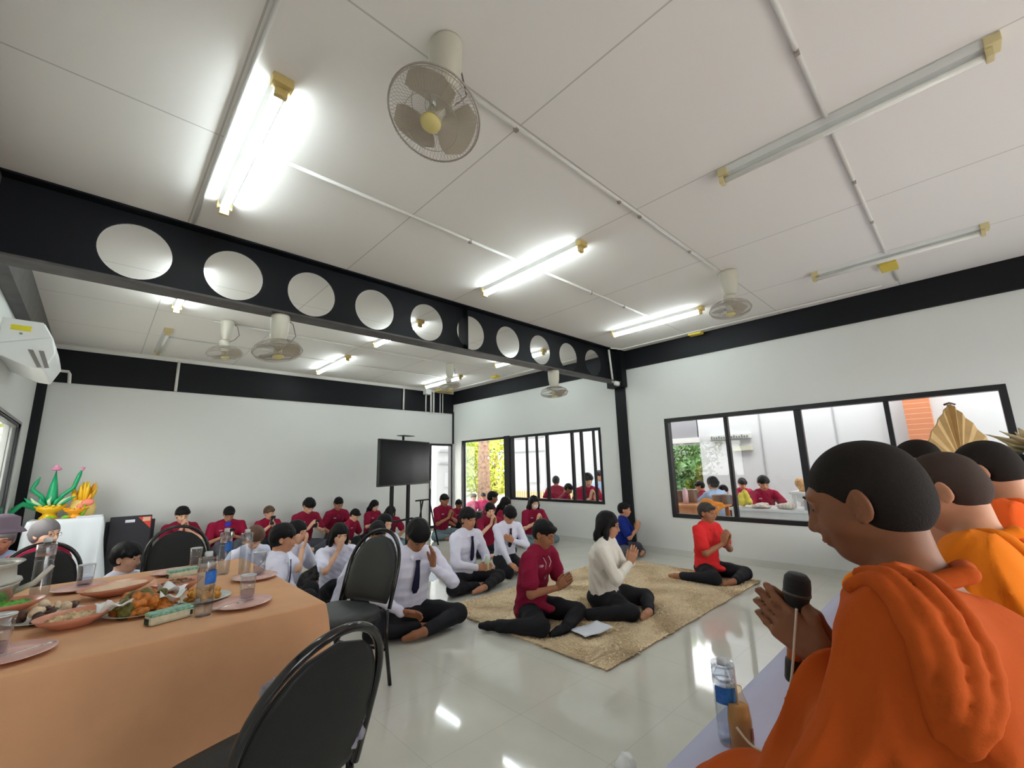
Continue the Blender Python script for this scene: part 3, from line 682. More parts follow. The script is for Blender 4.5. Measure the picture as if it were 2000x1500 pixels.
def person(loc, yaw, label, s=1.0, lean=8, pitch=10, turn=0, tilt=0, legs='cross', arms=('wai', 'wai'), top='maroon', sleeve=.55, bottom='black', skin='mid',
           hair='mop', hairm=None, tie=False, wide=1.06, res=.011, hres=.007, socks=False, glasses=False, mask=False, tail=False, group=None, cat='person', collar=True, lanyard=None, feet=True, logo=True, noshirt=False):
    """seated figure; loc = floor point under the pelvis; yaw = heading (0 faces +Y, 180 faces the camera side)"""
    root = empty('person', loc, math.radians(yaw)); root.scale = (s, s, s); tag(root, label, cat, group)
    lm = np.array
    pel = lm([0, 0, .115]) if legs != 'kneel' else lm([0, 0, .19])
    if legs == 'chair': pel = lm([0, 0, .08])
    a1, a2, a3 = (math.radians(lean*k) for k in (.4, 1.0, 1.25))
    dv = lambda a: lm([0, math.sin(a), math.cos(a)])
    wst = pel+.19*dv(a1); cst = wst+.17*dv(a2); nb = cst+.155*dv(a3)
    ha = math.radians(lean*.9+pitch*.35)
    hc = nb+dv(ha)*.135+lm([0, .012, 0])
    HR = Rz(turn)@Rx(-(lean*.35+pitch))@Ry(tilt)
    side = lm([1., 0, 0]); w = wide
    res_s = res
    B = Field(.02)
    B.seg(pel, wst, .155*w, .105*w, .125*w, .088*w, side, .03); B.seg(wst, cst, .125*w, .088*w, .148*w, .098*w, side, .03)
    B.seg(cst, nb-lm([0, 0, .03]), .148*w, .098*w, .115*w, .060, side, .03)
    shd = {1: nb+lm([.160*w, 0, -.060]), -1: nb+lm([-.160*w, 0, -.060])}
    for sg in (-1, 1): B.cone(nb+lm([sg*.05, 0, -.03]), shd[sg], .050, .050, .03)
    B.cone(nb-lm([0, 0, .02]), hc+HR@lm([0, -.022, -.055]), .056, .050, .03)
    head_prims(B, hc, HR)
    S = Field(.025); T = Field(.025)
    # torso cloth
    if not noshirt:
        S.seg(pel+lm([0, 0, -.01 if tail else .05]), wst, .178*w if tail else .160*w, .125*w if tail else .11*w, .148*w, .108*w, side, .03)
        S.seg(wst, cst, .148*w, .108*w, .166*w, .114*w, side, .03); S.seg(cst, nb-lm([0, 0, .030]), .166*w, .114*w, .122*w, .082, side, .03)
        for sg in (-1, 1):
            S.cone(nb+lm([sg*.045, -.005, -.030]), shd[sg], .050, .058, .03); S.cone(nb+lm([sg*.035, -.022, -.012]), nb+lm([sg*.10, -.01, -.03]), .040, .045, .03)
        if collar:
            for sg in (-1, 1):
                S.pts([nb+lm([0, -.062, .020]), nb+lm([sg*.058, -.015, .012]), nb+lm([sg*.030, .066, -.035]), nb+lm([sg*.045, .088, -.06])], [.013, .013, .012, .008], .008)
    # arms
    wr = {}
    for i, sg in enumerate((-1, 1)):
        sp = arms[i]
        if sp is None: continue
        sp = ARMS[sp] if isinstance(sp, str) else sp
        mir = lambda q: lm([sg*q[0], q[1], q[2]])
        tgt = mir(sp[0]).astype(float)
        tgt = tgt+(nb-lm([0, .03, .63]))*(.6 if sp[0][2] > .3 else .2)
        el, wp = ik(shd[sg], tgt, .275, .245, mir(sp[4]))
        B.pts([shd[sg], el], [.046*w**.5, .037], .02); B.pts([el, wp], [.037, .024], .02)
        hand(B, wp, mir(sp[1]), mir(sp[2]), mir(sp[3]), r=.0085 if res < .008 else .0105); wr[sg] = (wp, mir(sp[1]))
        if noshirt: continue
        if sleeve > 1:
            S.pts([shd[sg], el], [.066, .054], .02); S.pts([el, el+(wp-el)*.93], [.048, .035], .02)
            S.cone(el+(wp-el)*.90, el+(wp-el)*.97, .034, .033, .004)
        else: S.pts([shd[sg], shd[sg]+(el-shd[sg])*max(.35, sleeve+.15)], [.068, .072], .02)
    # legs
    L = LEGS[legs]; drop = pel[2]-.115
    for i, sg in enumerate((-1, 1)):
        kn, an, to = (lm(q, float) for q in L[3*i:3*i+3])
        if legs in ('chair', 'stand'): kn, an, to = kn+pel, an+pel, to+pel
        hp = pel+lm([sg*.085, .01, -.01])
        B.pts([hp, kn], [.075, .05], .03); B.pts([kn, an], [.05, .032], .02)
        if socks:
            K = Field(.01); K.pts([kn+(an-kn)*.8, an, an+(to-an)*.5, to], [.036, .036, .035, .024], .015); link('sock', K.mesh(res, 'sock'), CLOTH['black'], root)
        calf = kn+(an-kn)*.3; B.cone(kn, calf, .045, .048, .02)
        if feet:
            B.pts([an, an+(to-an)*.5, to], [.032, .030, .020], .015)
        T.pts([hp, hp+(kn-hp)*.5, kn], [.098*w**.5, .085*w**.5, .068], .03); T.pts([kn, an+(kn-an)*.08], [.068, .048], .025)
    T.ell(pel, (.168*w, .130*w, .100), k=.03); T.seg(pel, pel+lm([0, 0, .09]), .160*w, .118*w, .142*w, .104*w, side, .02)
    if tail and not noshirt:
        S.cone(pel+lm([.02, .09, .05]), pel+lm([.03, .20, .02]), .07, .055, .03, sx=(0, 0, 1), flat=.5)
    fine = [(hc-.15, hc+.15, hres)] if hres < res else None
    bm_ = B.mesh(res, 'body', fine=fine); body = link('body', bm_, skin_mat(skin), root)
    flo = lambda X, Y, Z: (.004-Z)+0*X+0*Y
    sd = int(abs(loc[0]*97+loc[1]*31)*10) % 9999
    if not noshirt:
        so = link('shirt', S.mesh(res, 'shirt', disp=folds(.008, 42, sd)), CLOTH[top], root)
        if logo and top.startswith('maroon'):
            p = cst+lm([.075*w, .108*w, .02]); MB().box(-.022, .022, -.012, .012, -.008, .008).build('chest_emblem', mat('emblem_pale', (.55, .40, .45), .7), so).location = tuple(p)
    if bottom:
        link('trousers', T.mesh(res, 'trousers', disp=folds(.007, 24, sd+5), clip=flo if legs not in ('chair', 'stand') else None), CLOTH[bottom], root)
    if hair:
        H = Field(.012); hair_field(H, hc, HR, 1.0, hair)
        r = np.random.RandomState(sd)
        dz = folds(.0045 if hair not in ('buzz', 'stubble') else .0008, 95, sd+9, (1, 1, .45))
        link('hair', H.mesh(min(hres, .007), 'hair', disp=dz), hairm or ((M_stub if hair == 'stubble' else M_buzz) if hair in ('buzz', 'stubble') else M_hair), root)
    Mh = Matrix(((*HR[0], hc[0]), (*HR[1], hc[1]), (*HR[2], hc[2]), (0, 0, 0, 1)))
    for sg in (-1, 1):
        MB().ball((sg*.0300, .0862, .0075), (.0120, .0050, .0042), 10).build('eye', M_eye, root, smooth=True).matrix_local = Mh
        MB().tube([(sg*.014, .0955, .030), (sg*.030, .0955, .036), (sg*.047, .083, .031)], [.0018, .0030, .0014], n=6).build('eyebrow', M_brow, root, smooth=True).matrix_local = Mh
    if mask: 
        MB().ball((0, .066, -.045), (.052, .052, .045), 14).build('face_mask', M_mask, root, smooth=True).matrix_local = Mh
    else: MB().tube([(-.021, .094, -.058), (-.008, .1005, -.055), (.008, .1005, -.055), (.021, .094, -.058)], [.002, .0050, .0050, .002], n=6, flat=1.2).build('lips', M_lip, root, smooth=True).matrix_local = Mh
    if glasses:
        g = MB()
        for sg in (-1, 1):
            g.tube([(sg*.032+.021*math.cos(a), .104-.006*abs(math.cos(a)), .006+.015*math.sin(a)) for a in np.linspace(0, 2*PI, 17)[:-1]], .0014, n=5, closed=True)
            g.tube([(sg*.053, .099, .010), (sg*.074, .06, .012), (sg*.079, -.005, .010)], .0014, n=5)
        g.tube([(-.011, .105, .008), (.011, .105, .008)], .0014, n=5); g.build('glasses', mat('glasses_frame', (.05, .04, .04), .3), root, smooth=True).matrix_local = Mh
    if tie and not noshirt:
        pts = []
        base = [(nb, nb-lm([0, 0, .04]))]
        for t in np.linspace(0, 1, 8):
            q = nb+(wst-nb)*t*.92; dd = .092+.022*math.sin(min(t*1.5, 1)*PI/2); fw = lm([0, math.cos(a2), -math.sin(a2)])
            pts.append(q+fw*(dd*w+.010+.012*t)-lm([0, 0, .035*(1-t)]))
        MB().tube(pts, [.020, .016, .020, .023, .026, .029, .031, .016], n=8, flat=.22, up=(0, math.cos(a2), -math.sin(a2)+.01)).build('necktie', CLOTH['navy'], root, smooth=True)
    if lanyard:
        for sg in (-1, 1):
            MB().tube([nb+lm([sg*.05, .03, 0]), cst+lm([sg*.04, .135*w, .04]), wst+lm([sg*.005, .128*w, .06])], .005, n=5, flat=.5).build('lanyard', lanyard, root, smooth=True)
    root['_h'] = 0; del root['_h']
    return root, dict(hc=hc, nb=nb, cst=cst, wr=wr, top=float(hc[2]+.125))
def world_of(loc, yaw, s, p): return np.array(loc)+Rz(yaw)@(np.array(p)*s)
def head_top(lean=8, pitch=10, legs='cross', **k):
    a1, a2, a3 = (math.radians(lean*q) for q in (.4, 1.0, 1.25)); dv = lambda a: np.array([0, math.sin(a), math.cos(a)])
    pz = .115 if legs != 'kneel' else .19
    if legs == 'chair': pz = .08
    p = np.array([0, 0, pz])+.19*dv(a1)+.17*dv(a2)+.155*dv(a3)+dv(math.radians(lean*.9+pitch*.35))*.135+np.array([0, .012, 0])
    return p
def seat(px, py, yaw, label, s=1.03, floor=0, y=None, x=None, **k):
    """place a figure so that its head centre stands where the photo shows it; y/x fixes the distance and sets the size"""
    h = head_top(k.get('lean', 8), k.get('pitch', 10), k.get('legs', 'cross'))
    o = Rz(yaw)@h
    if y is not None or x is not None:
        p = hit(px, py, x=x, y=y); s = (p[2]-floor)/h[2]
        s = max(.84, min(1.14, s))
    p = hit(px, py, z=floor+h[2]*s)
    loc = p-o*s; loc[2] = floor
    d = math.hypot(loc[0], loc[1]); k.setdefault('res', min(.013, max(.0075, d*.0019))); k.setdefault('hres', min(.0075, max(.0045, d*.0011)))
    r, info = person(tuple(loc), yaw, label, s=s, **k)
    print('seat %-50s loc %s s %.2f' % (label[:50], np.round(loc, 2), s))
    return r, info, loc, s
# ------------------------------------------------------------------ the crowd on the floor
MB_ = 'students in maroon shirts'
M_phone = mat('phone_dark', (.02, .02, .025), .2)
def phone(info, loc, yaw, s, label, tl=55, off=(-.02, .075, .07)):
    w = np.mean([info['wr'][k][0] for k in info['wr']], 0)+np.array(off); p = world_of(loc, yaw, s, w)
    o = MB().box(-.038, .038, -.078, .078, -.004, .004).build('phone', M_phone, None, bevel=.003); o.location = tuple(p); o.rotation_euler = (math.radians(tl), 0, math.radians(yaw))
    MB().box(-.034, .034, -.072, .072, .0041, .0046).build('phone_screen', mat('phone_glass', (.10, .11, .14), .1), o)
    tag(o, label, 'phone')
low = ((.10, .26, .32), (-.45, .6, .55), (-.6, -.5, .4), (-.3, -.5, .8), (.7, -.2, -.6))
# along the back wall
seat(356, 1006, 187, 'person in maroon with palms pressed before the face, nearest the black cases', y=9.0, arms=('waihigh', 'waihigh'), hair='mop', pitch=14, legs='tight', skin='light')
r, i_, l_, s_ = seat(447, 1004, 180, 'heavy person in maroon looking down at a phone, blue scarf at the neck', y=8.95, arms=('phone', 'phone'), hair='short', pitch=34, lean=12, wide=1.32, top='maroon_bright', skin='mid', bottom='grey', legs='tight')
phone(i_, l_, 180, s_, 'dark phone held by the heavy person in maroon shirt')
o = MB().ball((0, 0, 0), (.05, .02, .055), 12).build('blue_scarf', mat('scarf_blue', col8(66, 60, 190), .7), r, smooth=True); o.location = tuple(i_['nb']+np.array([0, .085, -.045]))
r, i_, l_, s_ = seat(526, 1002, 188, 'person with reddish brown hair and maroon shirt holding a phone near the chin', y=8.9, arms=(((.02, .26, .50), (-.1, .3, .94), (-.8, -.4, 0), (-.2, -.9, .3), (.7, .1, -.7)), 'waihigh'), hair='mop', hairm=M_hairb, legs='tight', pitch=6, tilt=8, turn=-10, skin='light', top='maroon_bright')
phone(i_, l_, 188, s_, 'grey phone held up by the person with reddish brown hair', 80, (.02, .06, .12))
r, i_, l_, s_ = seat(603, 988, 192, 'person with black bowl haircut and grey jeans bent over a phone', y=8.6, arms=('phone', 'phone'), hair='mop', pitch=34, lean=12, bottom='grey', skin='light')
phone(i_, l_, 192, s_, 'pale phone held by the person in grey jeans by the back wall', 60)
seat(661, 984, 186, 'person in dark maroon with a black shoulder strap, leaning on the back wall', y=9.05, legs='tight', arms=('lap', 'lap'), hair='short', pitch=26, skin='mid', bottom='grey', lanyard=CLOTH['black'])
seat(693, 1006, 215, 'person in maroon bowing the head sideways, before the one with a black strap', s=1.03, y=7.9, arms=('lap', 'lap'), hair='short', pitch=34, lean=16, legs='tight', top='maroon_bright', skin='light')
r, i_, l_, s_ = seat(731, 988, 200, 'girl with very long black hair and maroon shirt reading a phone beside the television stand', y=8.95, arms=('phone', 'phone'), hair='long', pitch=20, legs='tight', skin='light')
phone(i_, l_, 200, s_, 'black phone held by the girl with very long black hair')
seat(763, 1000, 170, 'girl with brown tinged hair and maroon shirt bowing under the television, pale lanyard', y=7.75, arms=('lap', 'lap'), hair='long', pitch=36, lean=14, skin='mid', bottom='jeans', lanyard=M_white)
seat(751, 1024, 190, 'pale faced girl in white shirt looking up between two bowed people', s=.98, arms=('lap', 'lap'), top='white', hair='long', pitch=4, tilt=-10, skin='light')
# by the glass door
seat(868, 977, 186, 'person in maroon and pale jeans cross legged by the glass door, palms joined', y=7.8, arms=('wai', 'wai'), hair='short', pitch=16, bottom='jeans', skin='tan')
seat(896, 985, 180, 'person in dark maroon shirt half hidden behind the cross legged one at the glass door', x=6.3, legs='tight', arms=('lap', 'lap'), hair='short', pitch=22, skin='tan')
seat(925, 972, 170, 'person in pink shirt sitting outside the open doorway, left of the tree trunk', s=.95, x=7.6, legs='tight', top='pink', arms=('lap', 'lap'), hair='short', skin='mid')
seat(944, 970, 150, 'person in pink shirt sitting outside the open doorway beside the tree trunk', s=.95, x=9.4, legs='tight', top='pink', arms=('lap', 'lap'), hair='short', skin='mid', pitch=20)
seat(962, 972, 240, 'person in maroon shirt seen from behind a praying woman, dark short hair', s=1.0, x=6.15, legs='tight', arms=('lap', 'lap'), hair='short', skin='tan', wide=1.15)
seat(957, 997, 158, 'woman in maroon shirt and black trousers with palms joined at her chin, facing the camera', s=.95, arms=('waihigh', 'waihigh'), hair='tied', pitch=12, skin='light', wide=1.05)
seat(987, 984, 205, 'girl with long black hair and maroon shirt behind the bowed white shirted boy', s=.97, legs='tight', arms=('lap', 'lap'), hair='long', pitch=24, skin='light')
seat(1043, 982, 160, 'girl in maroon shirt and white face mask with palms joined, pale jeans', x=6.05, arms=('wai', 'wai'), hair='long', pitch=10, mask=True, bottom='jeans', skin='light')
seat(893, 934, 120, 'person in dark clothes sitting outside behind the glass door', y=10.8, legs='tight', top='navy', arms=('lap', 'lap'), hair='short', skin='dark')
# white shirts
WG = None
seat(247, 1090, 232, 'person in white with swept black hair, head just above the dining table', s=.98, arms=('lap', 'lap'), top='white', sleeve=2, hair='mop', skin='light', pitch=6, legs='cross')
seat(497, 1050, 195, 'person in white shirt with brown hair and bowed head beside the water bottles', s=.97, legs='tight', arms=('lap', 'lap'), top='white', sleeve=2, hair='mop', hairm=M_hairb, pitch=36, lean=18, skin='light', res=.011)
seat(553, 1052, 246, 'person in white with thick black hair, turned away behind the table corner', s=1.06, arms=('lap', 'lap'), top='white', sleeve=2, tie=True, hair='mop', pitch=4, skin='mid', bottom='black', legs='tight')
seat(580, 1040, 215, 'girl in white shirt and checked trousers holding a hand to her mouth', s=1.0, arms=('lap', 'face'), top='white', sleeve=.6, hair='tied', pitch=8, legs='up', bottom='plaid', skin='light')
seat(663, 1045, 178, 'girl in white shirt with very long black hair covering her nose with a hand', s=.96, arms=('lap', 'face'), top='white', sleeve=.6, hair='long', pitch=14, skin='light', legs='tight')
seat(737, 1043, 160, 'person in white behind the grey padded chair, one arm reaching the floor', s=1.02, arms=('face', ((.42, .10, .06), (.4, .6, -.5), (0, -.2, -1), (-.9, .2, 0), (.6, -.6, 0))), top='white', sleeve=2, hair='short', pitch=24, lean=10, skin='tan', legs='tight')
seat(815, 1046, 172, 'person in white with bowed face behind one hand, paper on the lap', s=1.13, arms=(((.10, .23, .50), (-.02, .12, .99), (-1, 0, 0), (0, -1, .1), (.7, .1, -.7)), 'lap'), top='white', sleeve=2, tie=True, hair='mop', pitch=40, lean=16, skin='tan')
rh, ih, lh, sh_ = seat(914, 1014, 186, 'person in white and dark tie sitting upright cross legged, holding a small bottle', s=1.06, arms=('clasp', 'clasp'), top='white', sleeve=2, tie=True, hair='mop', pitch=6, lean=8, turn=-4, skin='mid')
seat(995, 1006, 166, 'person in white and dark tie kneeling, bowed head, one hand on the chest', s=.95, arms=('chest', ((.12, .50, .02), (-.3, .8, -.4), (0, -.2, -1), (-.9, .2, 0), (.6, -.4, -.2))), top='white', sleeve=2, tie=True, hair='mop', pitch=38, lean=14, legs='kneel', skin='mid')
# on and around the rug
rm_, im_, lm_, sm_ = seat(1062, 1043, 190, 'person in maroon polo kneeling on the front of the shaggy rug, hands joined', s=1.06, arms=('wailow', 'wailow'), top='maroon', tail=True, hair='short', pitch=18, lean=14, legs='side', skin='tan', lanyard=mat('cord_white', (.6, .5, .5), .6), res=.0065, hres=.0045, socks=True)
seat(1187, 1026, 203, 'woman in loose cream blouse and black trousers kneeling on the rug with joined hands', s=1.06, arms=('wai', 'wai'), top='cream', sleeve=2, hair='bob', pitch=8, lean=6, legs='side', skin='mid', glasses=True, wide=1.22, res=.0065, hres=.0045)
seat(1219, 996, 206, 'person in blue polo shirt sitting against the black column behind the woman in cream', x=6.3, arms=('wai', 'wai'), top='blue', hair='short', pitch=2, legs='cross', skin='mid', bottom='grey')
seat(1381, 1002, 168, 'older person in bright red shirt kneeling sideways on the rug with joined hands', s=1.03, arms=('wai', 'wai'), top='red', tail=True, hair='short', hairm=mat('hair_thin', (.035, .028, .025), .6), pitch=4, lean=6, legs='side', skin='tan', wide=1.05, res=.008, hres=.0055, bottom='black')
seat(88, 1044, 226, 'older grey haired woman in maroon before the white cloth table', s=1.04, y=6.3, arms=('lap', 'lap'), top='maroon', hair='tied', hairm=M_hairg, pitch=2, glasses=True, skin='light', wide=1.15, legs='kneel')
seat(0, 1055, 182, 'person in a grey sun hat at the left edge behind the chairs', s=1.05, y=5.15, wide=.95, legs='tight', arms=('lap', 'lap'), top='lightblue', hair='tied', hairm=M_hairg, pitch=10, skin='mid')
p = hit(0, 1041, y=5.15); hat = MB().lathe([(.14, -.02), (.13, -.005), (.10, .02), (.095, .09), (.05, .115), (0, .12)], n=24).build('sun_hat', mat('hat_grey', col8(120, 104, 118), .9), None, smooth=True); hat.location = tuple(p+np.array([0, 0, .02])); tag(hat, 'grey sun hat worn by the person at the left edge', 'hat')
# seen through the windows
OUTF = .30
def outer(px, py, yaw, x, label, f=OUTF, **k): return seat(px, py, yaw, label, x=x, floor=f, legs='chair', arms=k.pop('arms', ('reach', 'reach')), res=.012, hres=.0075, **k)
outer(1367, 950, 20, 9.1, 'person in maroon outside the large window, left of the light blue shirt', hair='short', pitch=20)
outer(1392, 945, -20, 8.3, 'person in light blue shirt seen from behind through the large window', top='lightblue', hair='tied', wide=1.2, pitch=10)
outer(1413, 958, 30, 8.9, 'person in maroon shirt bent low beside the light blue shirt outside', hair='short', pitch=30, lean=20)
outer(1450, 945, 130, 10.0, 'person with dark hair behind the yellow pots outside the large window', hair='mop', pitch=26)
outer(1491, 944, 120, 8.7, 'person in maroon shirt working over trays outside the large window', hair='mop', pitch=16, lean=14, top='maroon_bright')
outer(1086, 940, 300, 8.3, 'leftmost person in maroon outside the slatted window, head turned away', hair='short', skin='tan', arms=('lap', 'lap'), pitch=10)
outer(1110, 955, 210, 7.5, 'person in maroon shirt outside the slatted window, bowing with dark hair', hair='short', skin='tan', arms=('wai', 'wai'), pitch=30, lean=20)
outer(1148, 938, 150, 7.5, 'person in maroon outside the right end of the slatted window, palms joined', hair='mop', skin='light', arms=('wai', 'wai'), pitch=14, lean=12, top='maroon_bright')
outer(1170, 930, 160, 8.15, 'rightmost person outside the slatted window in a light blue shirt', hair='mop', skin='mid', arms=('wai', 'wai'), top='lightblue')

w = np.mean([ih['wr'][k][0] for k in ih['wr']], 0)+np.array([0, .085, .03]); p = world_of(lh, 186, sh_, w)
t = empty('drink_bottle', tuple(p)); tag(t, 'small pale green drink bottle held by the upright person in white', 'bottle')
MB().lathe([(0, -.05), (.026, -.05), (.028, .05), (.016, .085), (.013, .10), (0, .10)], n=16).build('bottle_body', mat('bottle_palegreen', col8(206, 224, 196), .25), t, smooth=True)
MB().lathe([(.014, .09), (.014, .108), (0, .108)], n=12).build('cap', M_white, t, smooth=True)
w = np.mean([im_['wr'][k][0] for k in im_['wr']], 0)+np.array([0, .07, .11]); p = world_of(lm_, 190, sm_, w)
t = empty('candle_cup', tuple(p)); tag(t, 'small white cup held between the hands of the maroon person on the rug', 'cup')
MB().lathe([(0, -.03), (.018, -.03), (.026, .03), (.024, .03), (.016, -.024), (0, -.024)], n=16).build('cup_body', M_white, t, smooth=True)
# ------------------------------------------------------------------ banquet chairs
M_vinyl = mat('black_vinyl', (.016, .017, .017), .5, spec=.25, bump=.12, bscale=220)
M_vinylg = mat('charcoal_vinyl', (.036, .038, .039), .42, spec=.4, bump=.12, bscale=220)
M_gloss = mat('black_gloss_tube', (.010, .010, .011), .15, spec=.6)
M_film = glass_mat('clear_wrap', (.9, .9, .92))
def oval_back(z):
    """half width of the back at height z (0..1)"""
    return .215*math.sqrt(max(0, 1-max(0, (z-.30)/.70)**2.4)) if z > .3 else .185+.03*z/.3
def make_chair(loc, rz, label, s=1.05, pad=None, group='black banquet chairs'):
    """origin on the floor under the seat; faces +Y"""
    t = empty('banquet_chair', loc, rz); t.scale = (s, s, s); tag(t, label, 'chair', group)
    pad = pad or M_vinyl
    bk = lambda x, z: (x, -.21-.16*max(0, z-.42)/.5-.025*(1-(x/.25)**2), z)     # curved, reclined back surface
    ZB, ZT = .46, .915
    arch = []
    for k in range(25):
        a = PI*k/24; x = -.218*math.cos(a); z = .66+.255*math.sin(a)**.9
        arch.append(bk(x, z))
    left = [(-.22, -.16, 0), (-.215, -.195, .30)]+[bk(-.215, .45), bk(-.218, .58)]; right = [(-p[0], p[1], p[2]) for p in left][::-1]
    MB().tube(left[2:]+arch+right[:2], .0135, n=10).build('back_frame', M_gloss, t, smooth=True)
    for sg in (-1, 1):
        MB().tube([(sg*.215, -.205, .45), (sg*.22, -.20, .25), (sg*.225, -.24, 0)], .0125, n=10).build('leg', M_gloss, t, smooth=True)
        MB().tube([(sg*.19, -.16, .425), (sg*.195, .17, .425), (sg*.20, .195, .40), (sg*.215, .235, 0)], .0125, n=10).build('leg', M_gloss, t, smooth=True)
    MB().tube([(-.2, .17, .42), (.2, .17, .42)], .011).tube([(-.215, -.19, .22), (.215, -.19, .22)], .008).build('stretcher', M_gloss, t, smooth=True)
    # padded back : rounded oval slab following the curve
    vs = []; fs = []; NU, NV = 16, 16
    for side in (0, 1):
        for j in range(NV+1):
            v = j/NV; z = .475+(.882-.475)*v; w = .203*math.sqrt(max(0.0, 1-max(0, (v-.35)/.65)**2.3)) if v > .35 else .203*math.sqrt(1-.22*((.35-v)/.35)**2)
            w = max(w, .004)
            for i in range(NU+1):
                u = i/NU*2-1; x = u*w; e = max(0, 1-abs(u)**4)*max(0, 1-abs(2*v-1)**6); th = .009+.022*e**.5 if side else -.006-.004*e**.5
                b = bk(x, z); vs.append((b[0], b[1]+th, b[2]))
    n1 = (NV+1)*(NU+1)
    for side in (0, 1):
        for j in range(NV):
            for i in range(NU):
                q = (side*n1+j*(NU+1)+i, side*n1+j*(NU+1)+i+1, side*n1+(j+1)*(NU+1)+i+1, side*n1+(j+1)*(NU+1)+i); fs.append(q if side else q[::-1])
    rim = [j*(NU+1) for j in range(NV+1)]+[NV*(NU+1)+i for i in range(1, NU+1)]+[j*(NU+1)+NU for j in range(NV-1, -1, -1)]+[i for i in range(NU-1, 0, -1)]
    for k in range(len(rim)):
        a, b = rim[k], rim[(k+1) % len(rim)]; fs.append((a, b, b+n1, a+n1))
    MB().add(vs, fs).build('backrest', pad, t, smooth=True)
    S = MB(); 
    prof = []
    N = 32
    for (zz, g) in ((.425, .93), (.432, 1.0), (.462, 1.0), (.482, .93), (.490, .7), (.492, .3)):
        ring = []
        for k in range(N):
            a = 2*PI*k/N; r = (abs(math.cos(a))**4+abs(math.sin(a))**4)**-.25; ring.append((.215*g*r*math.cos(a)*(1-.04*math.sin(a)), .215*g*r*math.sin(a)+.005, zz))
        prof.append(ring)
    vs = [p for r_ in prof for p in r_]; fs = [tuple(range(N))[::-1], tuple((len(prof)-1)*N+k for k in range(N))]
    for i in range(len(prof)-1):
        for k in range(N): fs.append((i*N+k, i*N+(k+1) % N, (i+1)*N+(k+1) % N, (i+1)*N+k))
    S.add(vs, fs).build('seat', pad, t, smooth=True)
    return t
c_near = make_chair((.44, 1.73, 0), math.radians(18), 'black banquet chair nearest the camera, its back turned, scraps of plastic wrap on the frame', 1.06)
for (q, r_) in (((-.145, -.30, .80), .020), ((.205, -.27, .60), .022), ((-.20, -.235, .55), .018), ((.19, -.262, .55), .014)):
    f_ = Field(.01); rr = np.random.RandomState(int(q[2]*100))
    for k in range(6): f_.ell(np.array(q)+rr.normal(size=3)*(.008, .004, .016), (.010, .004, .016))
    link('plastic_scrap', f_.mesh(.0035, 'plastic_scrap', disp=folds(.003, 200, 3)), mat('cloudy_plastic', (.32, .31, .38), .25), c_near)
make_chair((1.27, 3.07, 0), math.radians(112), 'charcoal padded banquet chair at the right end of the dining table', 1.06, M_vinylg)
make_chair((.60, 4.62, 0), math.radians(181), 'black banquet chair behind the dining table, right of the pair facing the camera', 1.06)
make_chair((-.25, 4.50, 0), math.radians(176), 'black banquet chair behind the dining table, left of the pair, behind the steel pot', 1.03)

# ------------------------------------------------------------------ dining table
TX0, TX1, TY0, TY1, TZ = -.66, .95, 2.45, 4.22, .75
t = empty('folding_table', ((TX0+TX1)/2, (TY0+TY1)/2, 0)); tag(t, 'long folding table hidden under a peach cloth', 'table')
t.location = (0, 0, 0)
MB().box(TX0+.02, TX1-.02, TY0+.02, TY1-.02, TZ-.035, TZ-.006).build('tabletop', mat('laminate', (.5, .4, .3), .4), t)
for x in (TX0+.08, TX1-.08):
    for y in (TY0+.08, TY1-.08): MB().tube([(x, y, 0), (x, y, TZ-.035)], .015).build('leg', M_gloss, t, smooth=True)
def cloth(name, x0, x1, y0, y1, zt, zb, m, label, amp=.018, nw=60, seed=1, flare=.03):
    """cloth over a box table: flat top with soft edge, sides hanging in folds"""
    r = np.random.RandomState(seed); per = []
    n = 260; Lx, Ly = x1-x0, y1-y0; tot = 2*(Lx+Ly)
    rc = .012
    for k in range(n):
        s_ = tot*k/n
        if s_ < Lx: p = (x0+s_, y0); nn = (0, -1)
        elif s_ < Lx+Ly: p = (x1, y0+s_-Lx); nn = (1, 0)
        elif s_ < 2*Lx+Ly: p = (x1-(s_-Lx-Ly), y1); nn = (0, 1)
        else: p = (x0, y1-(s_-2*Lx-Ly)); nn = (-1, 0)
        dc = min(math.hypot(p[0]-cx_, p[1]-cy_) for cx_ in (x0, x1) for cy_ in (y0, y1))
        per.append((p, nn, s_, dc))
    ph = r.uniform(0, 6, 6); rows = 14; vs = []; fs = []
    cl_ = lambda v_, a_, b_, e_: min(max(v_, a_+e_), b_-e_)
    vs += [(cl_(p[0], x0, x1, .03), cl_(p[1], y0, y1, .03), zt) for p, nn, s_, dc in per]; vs += [(cl_(p[0], x0, x1, .006), cl_(p[1], y0, y1, .006), zt) for p, nn, s_, dc in per]
    for i in range(rows):
        v = i/(rows-1)
        for p, nn, s_, dc in per:
            w = sum(math.sin(s_*f_*2*PI+ph[j]+v*1.2*math.sin(3*s_+j)) for j, f_ in enumerate((1.3, 2.7, 4.1, 6.3)))/4
            cf = math.exp(-(dc/.16)**2)
            o = (amp*w+flare*.5)*v**.8+cf*(.07*v**.7+.02*math.sin(v*5+s_*20)*v)
            vs.append((p[0]+nn[0]*o, p[1]+nn[1]*o, zt-.008-(zt-.008-zb)*v))
    for i in range(rows+1):
        for k in range(n):
            l = (k+1) % n; fs.append((i*n+k, (i+1)*n+k, (i+1)*n+l, i*n+l))
    fs.append(tuple(range(n)))
    o = MB().add(vs, fs).build(name, m, None, smooth=False); me = o.data
    me.polygons.foreach_set('use_smooth', [len(p.vertices) == 4 for p in me.polygons])
    tag(o, label, 'tablecloth'); return o
